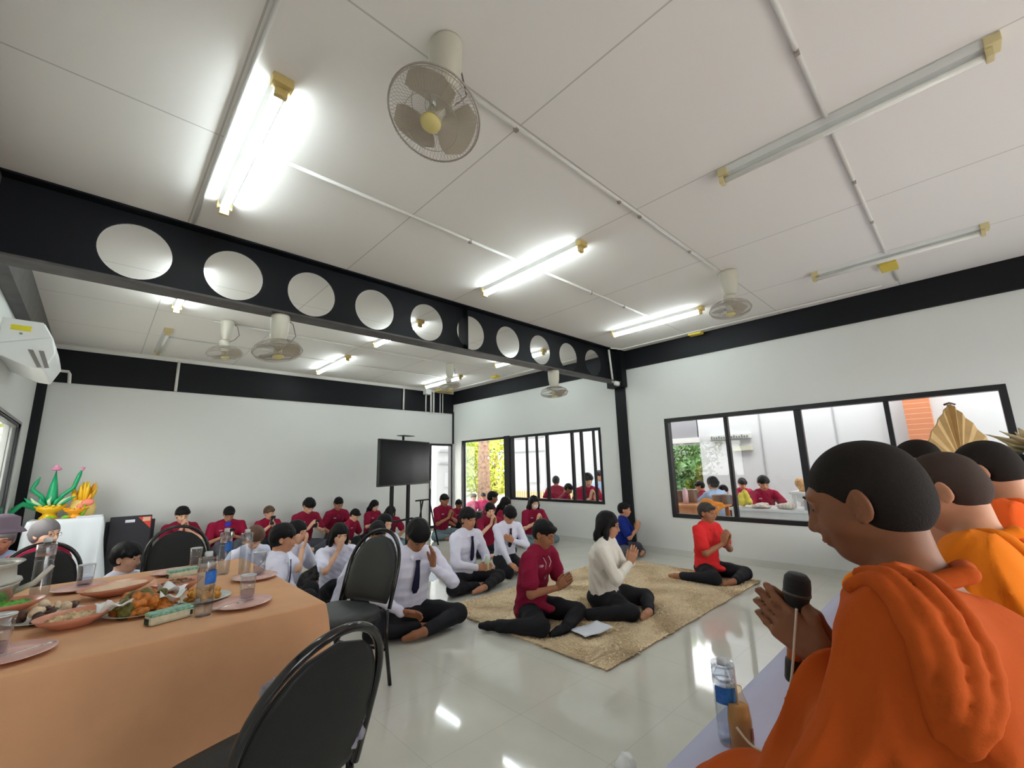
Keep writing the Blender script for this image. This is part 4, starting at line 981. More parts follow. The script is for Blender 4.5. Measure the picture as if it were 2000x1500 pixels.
cloth('tablecloth', TX0, TX1, TY0, TY1, TZ, .03, mat('cloth_peach', (.64, .345, .185), .9, bump=.05, bscale=240, noise=.05, nscale=5), 'peach tablecloth hanging to the floor over the dining table', seed=4)

# ------------------------------------------------------------------ tableware
M_pink = mat('pink_melamine', col8(226, 178, 168), .22, spec=.5); M_pinkd = mat('coral_melamine', col8(206, 138, 112), .25, spec=.5)
M_china = mat('white_melamine', (.68, .70, .66), .2); M_gl = mat('drinking_glass', (.96, .97, 1), .02, trans=1, ior=1.3)
M_pet = glass_mat('pet_bottle', (.90, .92, .95), refl=.10, rough=.08); M_water = mat('water', (.92, .96, 1), 0, trans=1, ior=1.25)
def bottle(x, y, z, label, h=.30, r=.036, lab=True, tilt=0, rz=0):
    t = empty('water_bottle', (x, y, z), rz); tag(t, label, 'bottle', 'water bottles')
    pr = [(0, 0), (r*.85, 0), (r*.95, .012)]
    for k in range(9):
        zz = .02+k*.052*h/.3*.55; pr += [(r, zz), (r*.94, zz+.008)]
    z1 = pr[-1][1]
    pr += [(r, z1+.015), (r, h*.70), (r*.92, h*.77), (r*.62, h*.86), (r*.42, h*.91), (r*.40, h*.93)]
    MB().lathe(pr, n=20).build('bottle_body', M_pet, t, smooth=True)
    MB().lathe([(0, .004), (r*.82, .004), (r*.9, .02), (r*.9, h*.62), (0, h*.62)], n=16).build('water', glass_mat('pale_water', (.90, .93, .95)), t, smooth=True)
    MB().lathe([(r*.44, h*.925), (r*.44, h*.985), (r*.38, h), (0, h)], n=16).build('cap', mat('clear_cap', (.72, .74, .78), .3, trans=.3), t, smooth=True)
    if lab:
        mb = MB(); vs = []; fs = []
        for k in range(9):
            a = -.2+k*.24
            for zz in (h*.50, h*.70): vs.append((1.02*r*math.sin(a), -1.02*r*math.cos(a), zz))
        for k in range(8): fs.append((2*k, 2*k+2, 2*k+3, 2*k+1))
        mb.add(vs, fs).build('blue_label', mat('label_blue', col8(40, 104, 186), .4, noise=.3, nscale=40), t, smooth=True)
    return t
def glass(x, y, z, label, h=.125, r=.034, rt=.038, liquid=None):
    t = empty('drinking_glass', (x, y, z)); tag(t, label, 'glass', 'drinking glasses')
    MB().lathe([(0, 0), (r, 0), (rt, h), (rt-.0025, h), (r-.003, .012), (0, .010)], n=20).build('glass_wall', glass_mat('thin_glass', (.94, .95, .97), refl=.09, rough=.05), t, smooth=True)
    MB().lathe([(rt+.0004, h-.004), (rt+.0012, h-.001), (rt-.001, h+.001), (rt-.003, h-.002)], n=20).build('rim', mat('glass_rim', (.8, .82, .84), .1, trans=.4), t, smooth=True)
    MB().lathe([(0, .0105), (r-.0035, .0125), (r-.001, .05), (0, .05)], n=16).build('drink', liquid or glass_mat('clear_drink', (.84, .82, .88)), t, smooth=True)
def plate(x, y, z, R, label, m, depth=.018, sy=1, oval=1, rz=0, grp='dinner plates'):
    o = MB().lathe([(0, .003), (R*.55, .003), (R*.72, .006), (R, depth), (R*1.005, depth+.002), (R*.72, .010), (R*.55, .007), (0, .007)], n=36, sx=oval).build('plate', m, None, smooth=True); o.location = (x, y, z); o.rotation_euler = (0, 0, rz); tag(o, label, 'plate', grp); return o
def bowl(x, y, z, R, label, m=None, h=.055, oval=1.25, rz=.3):
    o = MB().lathe([(0, .0), (R*.45, .0), (R*.5, .004), (R*.85, h*.6), (R, h), (R*.97, h), (R*.80, h*.6), (R*.42, .01), (0, .008)], n=36, sx=oval).build('serving_bowl', m or M_pinkd, None, smooth=True); o.location = (x, y, z); o.rotation_euler = (0, 0, rz); tag(o, label, 'bowl', 'coral serving bowls'); return o
def heap(name, x, y, z, rx, ry, h, m, label, cat, n=26, r=.012, amp=.004, seed=1, kind='stuff', rz=0):
    F = Field(.006); q = np.random.RandomState(seed); F.ell((0, 0, 0), (rx*.95, ry*.95, h*.62), k=.01)
    for k in range(n):
        a = q.uniform(0, 6.28); d = math.sqrt(q.uniform(0, 1)); px, py = rx*d*.9*math.cos(a), ry*d*.9*math.sin(a); pz = h*.62*math.sqrt(max(0, 1-d*d))
        F.ell((px, py, pz), r*q.uniform(.6, 1.3, 3), rotm('Z', q.uniform(0, 180)), k=.003)
    o = link(name, F.mesh(.0045, name, disp=folds(amp, 150, seed), clip=lambda X, Y, Z: (-.001-Z)+0*X+0*Y), m); o.location = (x, y, z); o.rotation_euler = (0, 0, rz)
    tag(o, label, cat, kind=kind); return o
z = TZ+.001
bottle(.45, 2.69, z, 'water bottle with blue label standing nearest the camera beside the tissue packet', .295, .040, rz=-.1)
bottle(.705, 3.66, z, 'water bottle with blue label at the back of the table, left of two', .30, .037, rz=-.1)
bottle(.80, 3.52, z, 'unlabelled water bottle at the back of the table, right of two', .295, .037, lab=False)
bottle(-.165, 3.82, z, 'unlabelled water bottle at the left of the table before the black chair', .33, .043, lab=False)
glass(.655, 2.78, z+.012, 'drinking glass standing on the pink plate at the near right of the table')
glass(.60, 4.06, z+.002, 'drinking glass before the right one of the two chairs behind the table', .14)
glass(.02, 3.95, z+.004, 'drinking glass right of the leftmost water bottle, on a pink plate', .13, .038, .042)
glass(.86, 3.40, z+.012, 'drinking glass on the plate beside the two rear bottles', .14)
glass(-.21, 2.66, z+.012, 'drinking glass cut off by the left edge of the photo', .15, .036, .048)
plate(.625, 2.73, z, .135, 'pink dinner plate with fork at the near right of the table', M_pink)
plate(-.17, 2.66, z, .135, 'pink dinner plate with fork at the near left corner of the view', M_pink)
plate(.82, 3.33, z, .13, 'pink dinner plate by the right table edge under a tall glass', M_pink)
plate(.47, 3.96, z, .13, 'pink dinner plate before the right one of the two far chairs', M_pink)
plate(.0, 3.88, z, .13, 'pink dinner plate before the left one of the two far chairs', M_pink)
plate(.24, 3.0, z, .155, 'large white platter under the heap of fried chicken', M_china, grp='serving platters')
plate(.50, 3.0, z, .125, 'white platter of fried rings behind the nearest bottle', M_china, grp='serving platters')
plate(-.10, 3.22, z, .15, 'white platter of dark meat slices at the left', M_china, grp='serving platters')
bowl(-.0, 2.98, z, .115, 'coral boat shaped bowl of pale salad in front of the dark meat', rz=.35)
bowl(.16, 3.55, z, .125, 'long coral bowl of clear soup behind the fried chicken', rz=.45, oval=1.45)
bowl(.42, 3.38, z, .105, 'coral bowl of brown minced meat behind the platter of rings', rz=.2)
bowl(-.27, 3.52, z, .12, 'coral bowl of green peas at the left edge', rz=.2)
M_food = {k: mat('food_'+k, c, .45, noise=.45, nscale=60, spec=.5, bump=.3, bscale=120) for k, c in dict(chicken=col8(186, 108, 36), green=col8(92, 168, 54), dark=col8(74, 42, 28), salad=col8(196, 164, 120), mince=col8(120, 76, 36), ring=col8(200, 136, 48), soup=col8(206, 160, 110), crisp=col8(92, 84, 30)).items()}
heap('green_peas', -.27, 3.52, z+.032, .115, .088, .030, M_food['green'], 'bright green chopped beans filling a coral bowl', 'vegetables', r=.008)
heap('salad', 0, 2.98, z+.030, .11, .085, .032, M_food['salad'], 'pale shredded salad in the boat shaped bowl', 'salad', seed=3, r=.010)
heap('minced_meat', .42, 3.38, z+.030, .10, .078, .045, M_food['mince'], 'brown minced meat with herbs in a coral bowl', 'food', seed=5, r=.009)
o = MB().lathe([(0, .0), (.098, .0), (.104, .012), (0, .0125)], n=30, sx=1.4).build('soup', mat('soup_broth', col8(222, 172, 122), .12), None); o.location = (.16, 3.55, z+.036); o.rotation_euler = (0, 0, .45); tag(o, 'clear orange soup in the long coral bowl', 'soup', kind='stuff')
def morsel(name, x, y, zz, r, m, label, cat, group, seed):
    q = np.random.RandomState(seed); F = Field(.008)
    for k in range(5): F.ell(q.normal(size=3)*r*.38, r*q.uniform(.45, .85, 3), rotm('Y', q.uniform(0, 180)))
    o = link(name, F.mesh(.0045, name, disp=folds(.003, 190, seed)), m); o.location = (x, y, zz); o.rotation_euler = (0, 0, q.uniform(0, 6)); tag(o, label, cat, group); return o
q = np.random.RandomState(5)
for k in range(22):
    a = k*2.4; d = .115*math.sqrt((k+.5)/22); lay = .022 if k > 12 else (.048 if k > 5 else .070)
    morsel('fried_chicken_piece', .24+d*math.cos(a), 3.0+d*math.sin(a), z+lay, .034, M_food['chicken'] if k % 4 else M_food['crisp'], 'golden piece of fried chicken heaped on the large white platter' if k % 4 else 'dark crisp herb piece among the fried chicken on the white platter', 'fried chicken', 'fried chicken heap' if k % 4 else 'crisp herb pieces in the chicken heap', 40+k)
for k in range(8):
    a = k*.78; d = .06 if k else 0
    morsel('fried_ring_piece', .50+d*math.cos(a), 3.0+d*math.sin(a), z+.026+(.015 if k % 2 else 0), .026, M_food['ring'], 'yellow fried morsel on the platter behind the nearest bottle', 'fried morsel', 'fried morsels', 80+k)
for k in range(10):
    a = k*.63; d = .085 if k % 2 else .04
    morsel('meat_slice', -.10+d*math.cos(a), 3.22+d*math.sin(a), z+.024+(.02 if k % 3 == 0 else 0), .028, M_food['dark'] if k % 3 else mat('pale_fat', col8(214, 190, 160), .4), 'slice of dark braised meat on the left platter' if k % 3 else 'pale slice of fatty meat on the left platter', 'meat', 'braised meat slices' if k % 3 else 'pale meat slices', 100+k)
# napkin, tissue packets, cutlery
for (nx, ny, sd) in ((.36, 3.12, 1), (.12, 2.93, 2), (.36, 2.95, 3)):
    vs = []; fs = []; q = np.random.RandomState(sd)
    for i in range(7):
        for j in range(7): vs.append(((i-3)*.018, (j-3)*.018, .018*math.sin(i*1.3+sd)*math.cos(j*1.1)+.012*abs(i-3)))
    for i in range(6):
        for j in range(6): fs.append((i*7+j, i*7+j+1, i*7+j+8, i*7+j+7))
    o = MB().add(vs, fs).build('paper_napkin', mat('napkin_white', (.80, .80, .80), .9), None, smooth=True); o.location = (nx, ny, z+.045); o.rotation_euler = (.2, .1, sd); m_ = o.modifiers.new('t', 'SOLIDIFY'); m_.thickness = .001
    tag(o, ('crumpled white napkin standing up behind the fried chicken', 'white napkin tucked under the left of the fried chicken', 'white napkin under the right of the fried chicken')[sd-1], 'napkin')
def tissue(x, y, rz, label, s=1):
    F = Field(.01); F.ell((0, 0, .028), (.082, .036, .030)); F.ell((.045, 0, .026), (.05, .037, .026)); F.ell((-.045, 0, .026), (.05, .037, .026))
    t = empty('tissue_packet', (x, y, z), rz); tag(t, label, 'tissue packet', 'wrapped tissue packets')
    MB().box(-.088, .088, -.036, .036, .0, .046).build('wrapper', mat('tissue_wrap_cream', col8(206, 202, 176), .35, noise=.1, nscale=50), t, bevel=.012)
    MB().box(-.088, .088, -.037, .037, .034, .052).build('green_print', mat('tissue_print_green', col8(126, 172, 150), .35, noise=.5, nscale=70), t, bevel=.012)
    MB().box(.070, .080, -.038, -.036, .012, .032).box(-.091, -.088, -.02, .02, .006, .03).build('barcode', mat('dark_green_ink', col8(24, 48, 36), .5), t)
tissue(.325, 2.73, .28, 'green and cream tissue packet at the front of the table before the fried chicken')
tissue(.50, 3.80, .2, 'green and cream tissue packet lying before the right far chair')
def fork(x, y, rz, label):
    t = empty('fork', (x, y, z+.021), rz); tag(t, label, 'fork', 'forks on plates')
    mb = MB().tube([(-.09, 0, 0), (.01, 0, .004), (.03, 0, .002)], [.005, .0035, .006], n=6, flat=.4)
    for k in range(4): mb.tube([(.03, -.008+.0053*k, .002), (.07, -.008+.0053*k, .004)], .0014, n=4)
    mb.build('handle', mat('steel', (.6, .6, .6), .2, metal=1), t, smooth=True)
fork(.57, 2.69, .3, 'steel fork on the pink plate at the near right'); fork(-.11, 2.64, .4, 'steel fork on the pink plate at the near left')
# steel soup pot at the left edge
t = empty('soup_pot', (-.42, 3.62, z)); tag(t, 'steel soup pot with a spout handle at the left edge of the table', 'pot')
st = mat('brushed_steel', (.55, .54, .50), .25, metal=.9)
MB().lathe([(0, 0), (.10, 0), (.17, .06), (.185, .12), (.19, .14)], n=30).build('pot_body', st, t, smooth=True)
MB().lathe([(.195, .142), (.19, .155), (.17, .16), (.165, .22), (.195, .24), (.19, .245), (.15, .22), (.15, .16)], n=30).build('rim', mat('pot_enamel', (.45, .43, .38), .3), t, smooth=True)
MB().tube([(.17, -.02, .09), (.24, -.03, .12), (.30, -.03, .20)], [.016, .014, .010]).build('handle', mat('pot_handle', (.50, .47, .42), .35), t, smooth=True)

# ------------------------------------------------------------------ television on a stand
t = empty('television', (3.95, 6.93, 0), math.radians(24)); tag(t, 'large flat black television on a tall stand before the back wall', 'television')
MB().box(-.72, .72, -.02, .035, 1.16, 1.935).build('casing', mat('tv_bezel', (.012, .012, .014), .3), t, bevel=.006)
MB().box(-.705, .705, -.0225, -.019, 1.185, 1.92).build('screen', mat('tv_screen', (.004, .004, .006), .2, spec=.2), t)
t2 = empty('television_stand', (3.95, 6.98, 0), math.radians(24)); tag(t2, 'black steel stand carrying the television, with a shelf bar on top', 'stand')
for x in (-.30, .16): MB().box(x-.03, x+.03, .0, .04, .06, 1.80).build('post', M_black, t2)
MB().box(-.42, .42, .045, .08, 1.35, 1.75).build('bracket', M_black, t2)
for x in (-.38, .24): MB().box(x-.03, x+.03, -.35, .38, .03, .07).build('foot', M_black, t2)
MB().box(-.4, .3, .0, .04, .55, .58).build('crossbar', M_black, t2)
MB().box(-.01, .02, .02, .05, 1.75, 2.02).box(-.10, .22, -.06, .10, 2.02, 2.03).build('camera_shelf', M_black, t2)
t = empty('easel_stand', (4.62, 7.35, 0), math.radians(15)); tag(t, 'low black frame stand beside the television stand', 'stand')
for sg in (-1, 1): MB().tube([(sg*.12, 0, .85), (sg*.22, -.15, 0)], .014).build('leg', M_black, t, smooth=True)
MB().tube([(0, .05, .85), (0, .25, 0)], .014).build('leg', M_black, t, smooth=True)
MB().tube([(-.25, 0, .85), (.14, 0, .85)], .014).build('crossbar', M_black, t, smooth=True)

# ------------------------------------------------------------------ black cases, altar table
def case(x, y, w, d, h, rz, label):
    t = empty('flat_case', (x, y, 0), rz); tag(t, label, 'case', 'black cases by the back wall')
    t.rotation_euler = (math.radians(-6), 0, rz)
    MB().box(-w/2, w/2, -d/2, d/2, 0, h).build('case_shell', mat('case_black', (.022, .021, .028), .6), t, bevel=.01); return t
t = case(.46, 8.86, .48, .07, .84, .0, 'black flat case with white label and red sticker leaning by the back wall')
MB().box(-.07, .04, -.039, -.035, .745, .785).build('white_label', mat('label_white', (.7, .7, .78), .5), t)
MB().add([(.23, -.039, .815), (.075, -.039, .815), (.23, -.039, .64)], [(0, 1, 2)]).build('red_sticker', mat('sticker_red', col8(210, 60, 44), .5), t, fix=False)
MB().box(.13, .22, -.0405, -.0395, .75, .81).build('sticker_text', mat('sticker_pale', col8(226, 180, 150), .5), t)
case(.47, 9.10, .58, .08, .76, .0, 'second black flat case standing behind the stickered one')
t = empty('altar_table', (0, 0, 0)); tag(t, 'small table in the left corner under a white cloth', 'table')
MB().box(-.58, .12, 8.68, 9.22, .84, .865).build('tabletop', mat('laminate', (.5, .4, .3), .4), t)
for x in (-.54, .08):
    for y in (8.74, 9.18): MB().tube([(x, y, 0), (x, y, .84)], .015).build('leg', M_gloss, t, smooth=True)
cloth('tablecloth', -.60, .14, 8.66, 9.24, .875, .04, mat('cloth_satin_white', (.72, .76, .80), .5, sheen=.3), 'white satin tablecloth on the altar table in the left corner', amp=.02, seed=8)
za = .877
M_gold = mat('gold_bowl', col8(238, 186, 22), .3, spec=.6); M_green = mat('banana_leaf_green', col8(24, 160, 104), .4); M_yel = mat('ribbon_yellow', col8(244, 196, 44), .5); M_pk = mat('lotus_pink', col8(240, 150, 190), .6); M_lime = mat('leaf_lime', col8(120, 190, 30), .5)
def pedestal(x, y, R, h, label, m=M_gold):
    t = empty('pedestal_bowl', (x, y, za)); tag(t, label, 'bowl', 'golden pedestal bowls')
    MB().lathe([(0, 0), (R*.62, 0), (R*.6, .02), (R*.4, h*.35), (R*.42, h*.45), (R*.85, h*.7), (R, h), (R*.9, h), (0, h*.8)], n=26).build('pedestal', m, t, smooth=True)
    for k in range(14):
        a = 2*PI*k/14; MB().ball((R*.92*math.cos(a), R*.92*math.sin(a), h+.005), (R*.16, R*.16, .016), 8).build('petal', m, t, smooth=True)
    return t
pedestal(-.42, 8.92, .16, .17, 'golden pedestal bowl under the tall green leaf offering')
pedestal(-.16, 8.86, .13, .12, 'orange golden pedestal bowl beside the yellow flower offering', mat('gold_orange', col8(240, 160, 16), .3, spec=.6))
t = empty('leaf_offering', (-.42, 8.92, za+.17)); tag(t, 'tall green banana leaf offering with pink tips in a golden bowl', 'offering')
MB().lathe([(.095, 0), (.062, .10), (.040, .28), (.0, .50)], n=16).build('leaf_cone', M_green, t, smooth=True)
MB().ball((0, 0, .51), (.055, .055, .025), 12).ball((0, 0, .535), (.025, .025, .03), 10).build('pink_flower', M_pk, t, smooth=True)
for sg, h, tip in ((-1, .34, None), (1, .44, 1)):
    MB().tube([(sg*.06, -.03, .02), (sg*.10, -.03, .14), (sg*.20, -.03, .24), (sg*.17 if sg < 0 else .24, -.03, h-.02), (sg*.14 if sg < 0 else .26, -.03, h+.06)], [.032, .026, .028, .024, .006], n=8).build('curled_leaf', M_green, t, smooth=True)
MB().tube([(.26, -.03, .48), (.27, -.03, .53)], [.012, .022]).build('pink_flower', M_pk, t, smooth=True)
for k in range(7):
    a = -1.2+k*.4+PI/2*0; MB().tube([(.08*math.sin(a), -.10, .0), (.20*math.sin(a)-.02, -.14, .08), (.27*math.sin(a), -.12, .13)], [.02, .02, .004], n=6).build('folded_leaf', mat('leaf_cream', col8(190, 214, 170), .5) if k % 2 else M_green, t, smooth=True)
MB().tube([(-.13, -.03, -.02), (-.26, -.06, .05), (-.33, -.06, -.02), (-.36, -.06, -.09)], [.03, .035, .035, .02], n=8).build('curled_leaf', M_green, t, smooth=True)
t = empty('flower_offering', (-.10, 8.98, za)); tag(t, 'bushy yellow ribbon offering with a pink bow beside the green leaf cone', 'offering')
MB().lathe([(0, 0), (.13, 0), (.15, .12), (.12, .22), (0, .27)], n=20).build('basket', mat('basket_cream', col8(244, 214, 130), .6), t, smooth=True)
q = np.random.RandomState(3)
for k in range(60):
    a = q.uniform(0, 6.28); r_ = q.uniform(.0, .13); h = q.uniform(.30, .50)
    MB().tube([(r_*.6*math.cos(a), r_*.6*math.sin(a), .16), (r_*math.cos(a), r_*math.sin(a), h*.8), (r_*1.25*math.cos(a), r_*1.25*math.sin(a), h)], [.016, .026, .004], n=5).build('ribbon_spike', M_yel if k % 5 else mat('gold_orange', (0, 0, 0)), t, smooth=True)
MB().ball((.05, -.13, .20), (.07, .03, .05), 10).ball((-.02, -.14, .15), (.04, .03, .04), 10).build('pink_bow', mat('bow_coral', col8(240, 140, 120), .6), t, smooth=True)
MB().tube([(.0, -.15, .02), (.03, -.17, .10), (.02, -.15, .18)], [.02, .026, .006], n=7).build('green_leaf', M_lime, t, smooth=True)
o = MB().box(-.13, .13, -.09, .09, 0, .02).build('booklet', mat('label_white', (.7, .7, .78)), None, bevel=.003); o.location = (-.02, 8.80+.0, za); o.rotation_euler = (0, 0, .1); tag(o, 'white booklet lying at the front of the altar cloth', 'booklet')
F = Field(.01)
for k in range(8): F.ell((q.uniform(-.09, .09), q.uniform(-.03, .03), .02+.01*(k % 2)), (.035, .02, .014), rotm('Z', q.uniform(0, 180)))
o = link('leaf_bundle', F.mesh(.006, 'leaf_bundle'), M_lime); o.location = (-.33, 8.77, za); tag(o, 'lime green folded leaf bundle before the golden bowl', 'leaves')
t = MB().box(-.10, .10, -.08, .08, 0, .13).build('black_box', M_black, None, bevel=.006); t.location = (-.46, 9.14, za); tag(t, 'small black box behind the golden bowl at the left of the altar', 'box')

# ------------------------------------------------------------------ shaggy rug
RX0, RX1, RY0, RY1 = 2.74, 5.95, 1.99, 4.02
t = empty('shaggy_rug', (0, 0, 0)); tag(t, 'beige shaggy rug spread on the glossy floor under the kneeling people', 'rug')
M_rug = mat('rug_beige', (.96, .74, .48), .95, noise=.08, nscale=9)
MB().box(RX0+.015, RX1-.015, RY0+.015, RY1-.015, .001, .012).build('backing', mat('rug_back', (.85, .64, .42), .9), t)
q = np.random.RandomState(2); n = 64000
bx = q.uniform(RX0+.01, RX1-.01, n); by = q.uniform(RY0+.01, RY1-.01, n)
lx = .022*np.sin(bx*9+np.sin(by*7)*2)+q.normal(size=n)*.016; ly = .022*np.cos(by*8+np.sin(bx*6)*2)+q.normal(size=n)*.016; hh = q.uniform(.016, .027, n); w = .0125
an = q.uniform(0, 6.28, n)
V = np.zeros((n, 4, 3)); 
for k in range(3):
    a = an+k*2.094; V[:, k, 0] = bx+w*np.cos(a); V[:, k, 1] = by+w*np.sin(a); V[:, k, 2] = .012
V[:, 3, 0] = bx+lx; V[:, 3, 1] = by+ly; V[:, 3, 2] = hh
Fq = np.array([[0, 1, 3], [1, 2, 3], [2, 0, 3]])[None]+np.arange(n)[:, None, None]*4
me = bpy.data.meshes.new('pile'); me.vertices.add(n*4); me.vertices.foreach_set('co', V.ravel()); Fq = Fq.reshape(-1, 3)
me.loops.add(len(Fq)*3); me.loops.foreach_set('vertex_index', Fq.ravel().astype(np.int32)); me.polygons.add(len(Fq)); me.polygons.foreach_set('loop_start', np.arange(0, len(Fq)*3, 3, dtype=np.int32)); me.update(calc_edges=True)
o = link('pile', me, M_rug, t); o['kind'] = 'stuff'
# things lying about
def sheet(x, y, zz, w, d, rz, label, curl=.02, name='paper_sheet'):
    vs = []; fs = []
    for i in range(9):
        for j in range(7): vs.append(((i/8-.5)*w, (j/6-.5)*d, curl*(.5+.5*math.sin(i*.9+1))*(i/8)+.004*math.sin(j)))
    for i in range(8):
        for j in range(6): fs.append((i*7+j, (i+1)*7+j, (i+1)*7+j+1, i*7+j+1))
    o = MB().add(vs, fs).build(name, mat('paper_white', (.76, .79, .88), .7), None, smooth=True); o.location = (x, y, zz); o.rotation_euler = (0, 0, rz); m_ = o.modifiers.new('t', 'SOLIDIFY'); m_.thickness = .0012
    tag(o, label, 'paper'); return o
p = hit(1155, 1228, z=.05); sheet(p[0], p[1], .045, .30, .21, -.25, 'white paper sheets lying at the front of the shaggy rug')
p = hit(845, 1128, z=.22); sheet(p[0]-.06, p[1]-.05, .235, .26, .20, .5, 'white paper lying on the lap of the bowed person in white')
p = hit(790, 1165, z=.03)
F = Field(.02); F.ell((0, 0, .035), (.10, .05, .038)); F.ell((.04, .01, .04), (.07, .05, .036))
o = link('cloth_pouch', F.mesh(.006, 'cloth_pouch', disp=folds(.004, 60, 2)), CLOTH['white']); o.location = tuple(p*[1, 1, 0]+np.array([0, 0, .003])); o.rotation_euler = (0, 0, .5); tag(o, 'small white pouch on the floor beside the dark trousers', 'pouch')
for (px, py, c, lab) in ((1222, 1190, 'brown', 'small brown nut shell on the rug, left of the little cluster'), (1232, 1194, 'brown', 'small brown nut shell on the rug, in the middle of the little cluster'), (1250, 1192, 'pale', 'pale flower bud on the rug beside the nut shells'), (1258, 1196, 'yellow', 'yellow flower bud on the rug, right of the little cluster')):
    p = hit(px, py, z=.06); o = MB().ball((0, 0, 0), (.020, .014, .013), 10).build('bud', mat('bud_'+c, {'brown': col8(120, 56, 40), 'pale': col8(214, 220, 170), 'yellow': col8(236, 226, 120)}[c], .5), None, smooth=True); o.location = (p[0], p[1], .050); tag(o, lab, 'bud')
p = hit(1240, 1202, z=.04); o = MB().lathe([(0, 0), (.05, 0), (.06, .01), (.05, .012), (0, .006)], n=20).build('clear_dish', glass_mat('x_clear', (.85, .9, .92)), None, smooth=True); o.location = (p[0], p[1], .043); tag(o, 'small clear dish on the rug under the buds', 'dish')

t = empty('backpack', (6.45, 7.95, 0), .5); tag(t, 'black backpack standing by the open doorway between seated people', 'bag')
MB().box(-.19, .19, -.10, .10, 0, .46).build('bag_body', mat('bag_black', (.02, .02, .022), .7), t, bevel=.05); MB().box(-.15, .15, -.13, -.10, .05, .26).build('pocket', mat('bag_black', (0, 0, 0)), t, bevel=.02)
MB().tube([(-.05, .02, .45), (-.04, .02, .49), (.04, .02, .49), (.05, .02, .45)], .008).build('handle', mat('bag_black', (0, 0, 0)), t, smooth=True)
# ------------------------------------------------------------------ platform, monks
PZ = .58
tag(struct('raised_platform', MB().box(.78, XR-.01, -1.7, .725, 0, PZ-.010), mat('platform_wood', (.35, .25, .16), .5)), None); 
po = COL.objects['raised_platform']; del po['kind']; tag(po, 'low raised platform along the right where the monks sit', 'platform')
vs = []; fs = []; NX, NY = 90, 40
for i in range(NX+1):
    for j in range(NY+1):
        x = .76+(XR-.03-.76)*i/NX; y = -1.68+(.735+1.68)*j/(NY-1) if j < NY else .742; w_ = .0025*math.sin(x*9+math.sin(y*5)*2)+.002*math.sin(y*14+x*3)
        zz = PZ+w_*(1 if j < NY-1 else 0)
        vs.append((x, y, zz if j < NY else PZ-.30+.01*math.sin(x*12)))
for i in range(NX):
    for j in range(NY): fs.append((i*(NY+1)+j, (i+1)*(NY+1)+j, (i+1)*(NY+1)+j+1, i*(NY+1)+j+1))
o = MB().add(vs, fs).build('platform_sheet', mat('sheet_lavender', (.52, .52, .70), .8, bump=.05, bscale=30), None, smooth=True); tag(o, 'pale lavender sheet covering the raised platform', 'cloth')
ROBE = {1: mat('robe_rust', (.47, .080, .011), .85, spec=.15, bump=.10, bscale=300, noise=.05, nscale=6),
        2: mat('robe_orange', (.76, .190, .010), .85, spec=.15, bump=.10, bscale=300, noise=.05, nscale=6),
        3: mat('robe_red_orange', (.80, .115, .018), .85, spec=.15, bump=.10, bscale=300, noise=.05, nscale=6)}
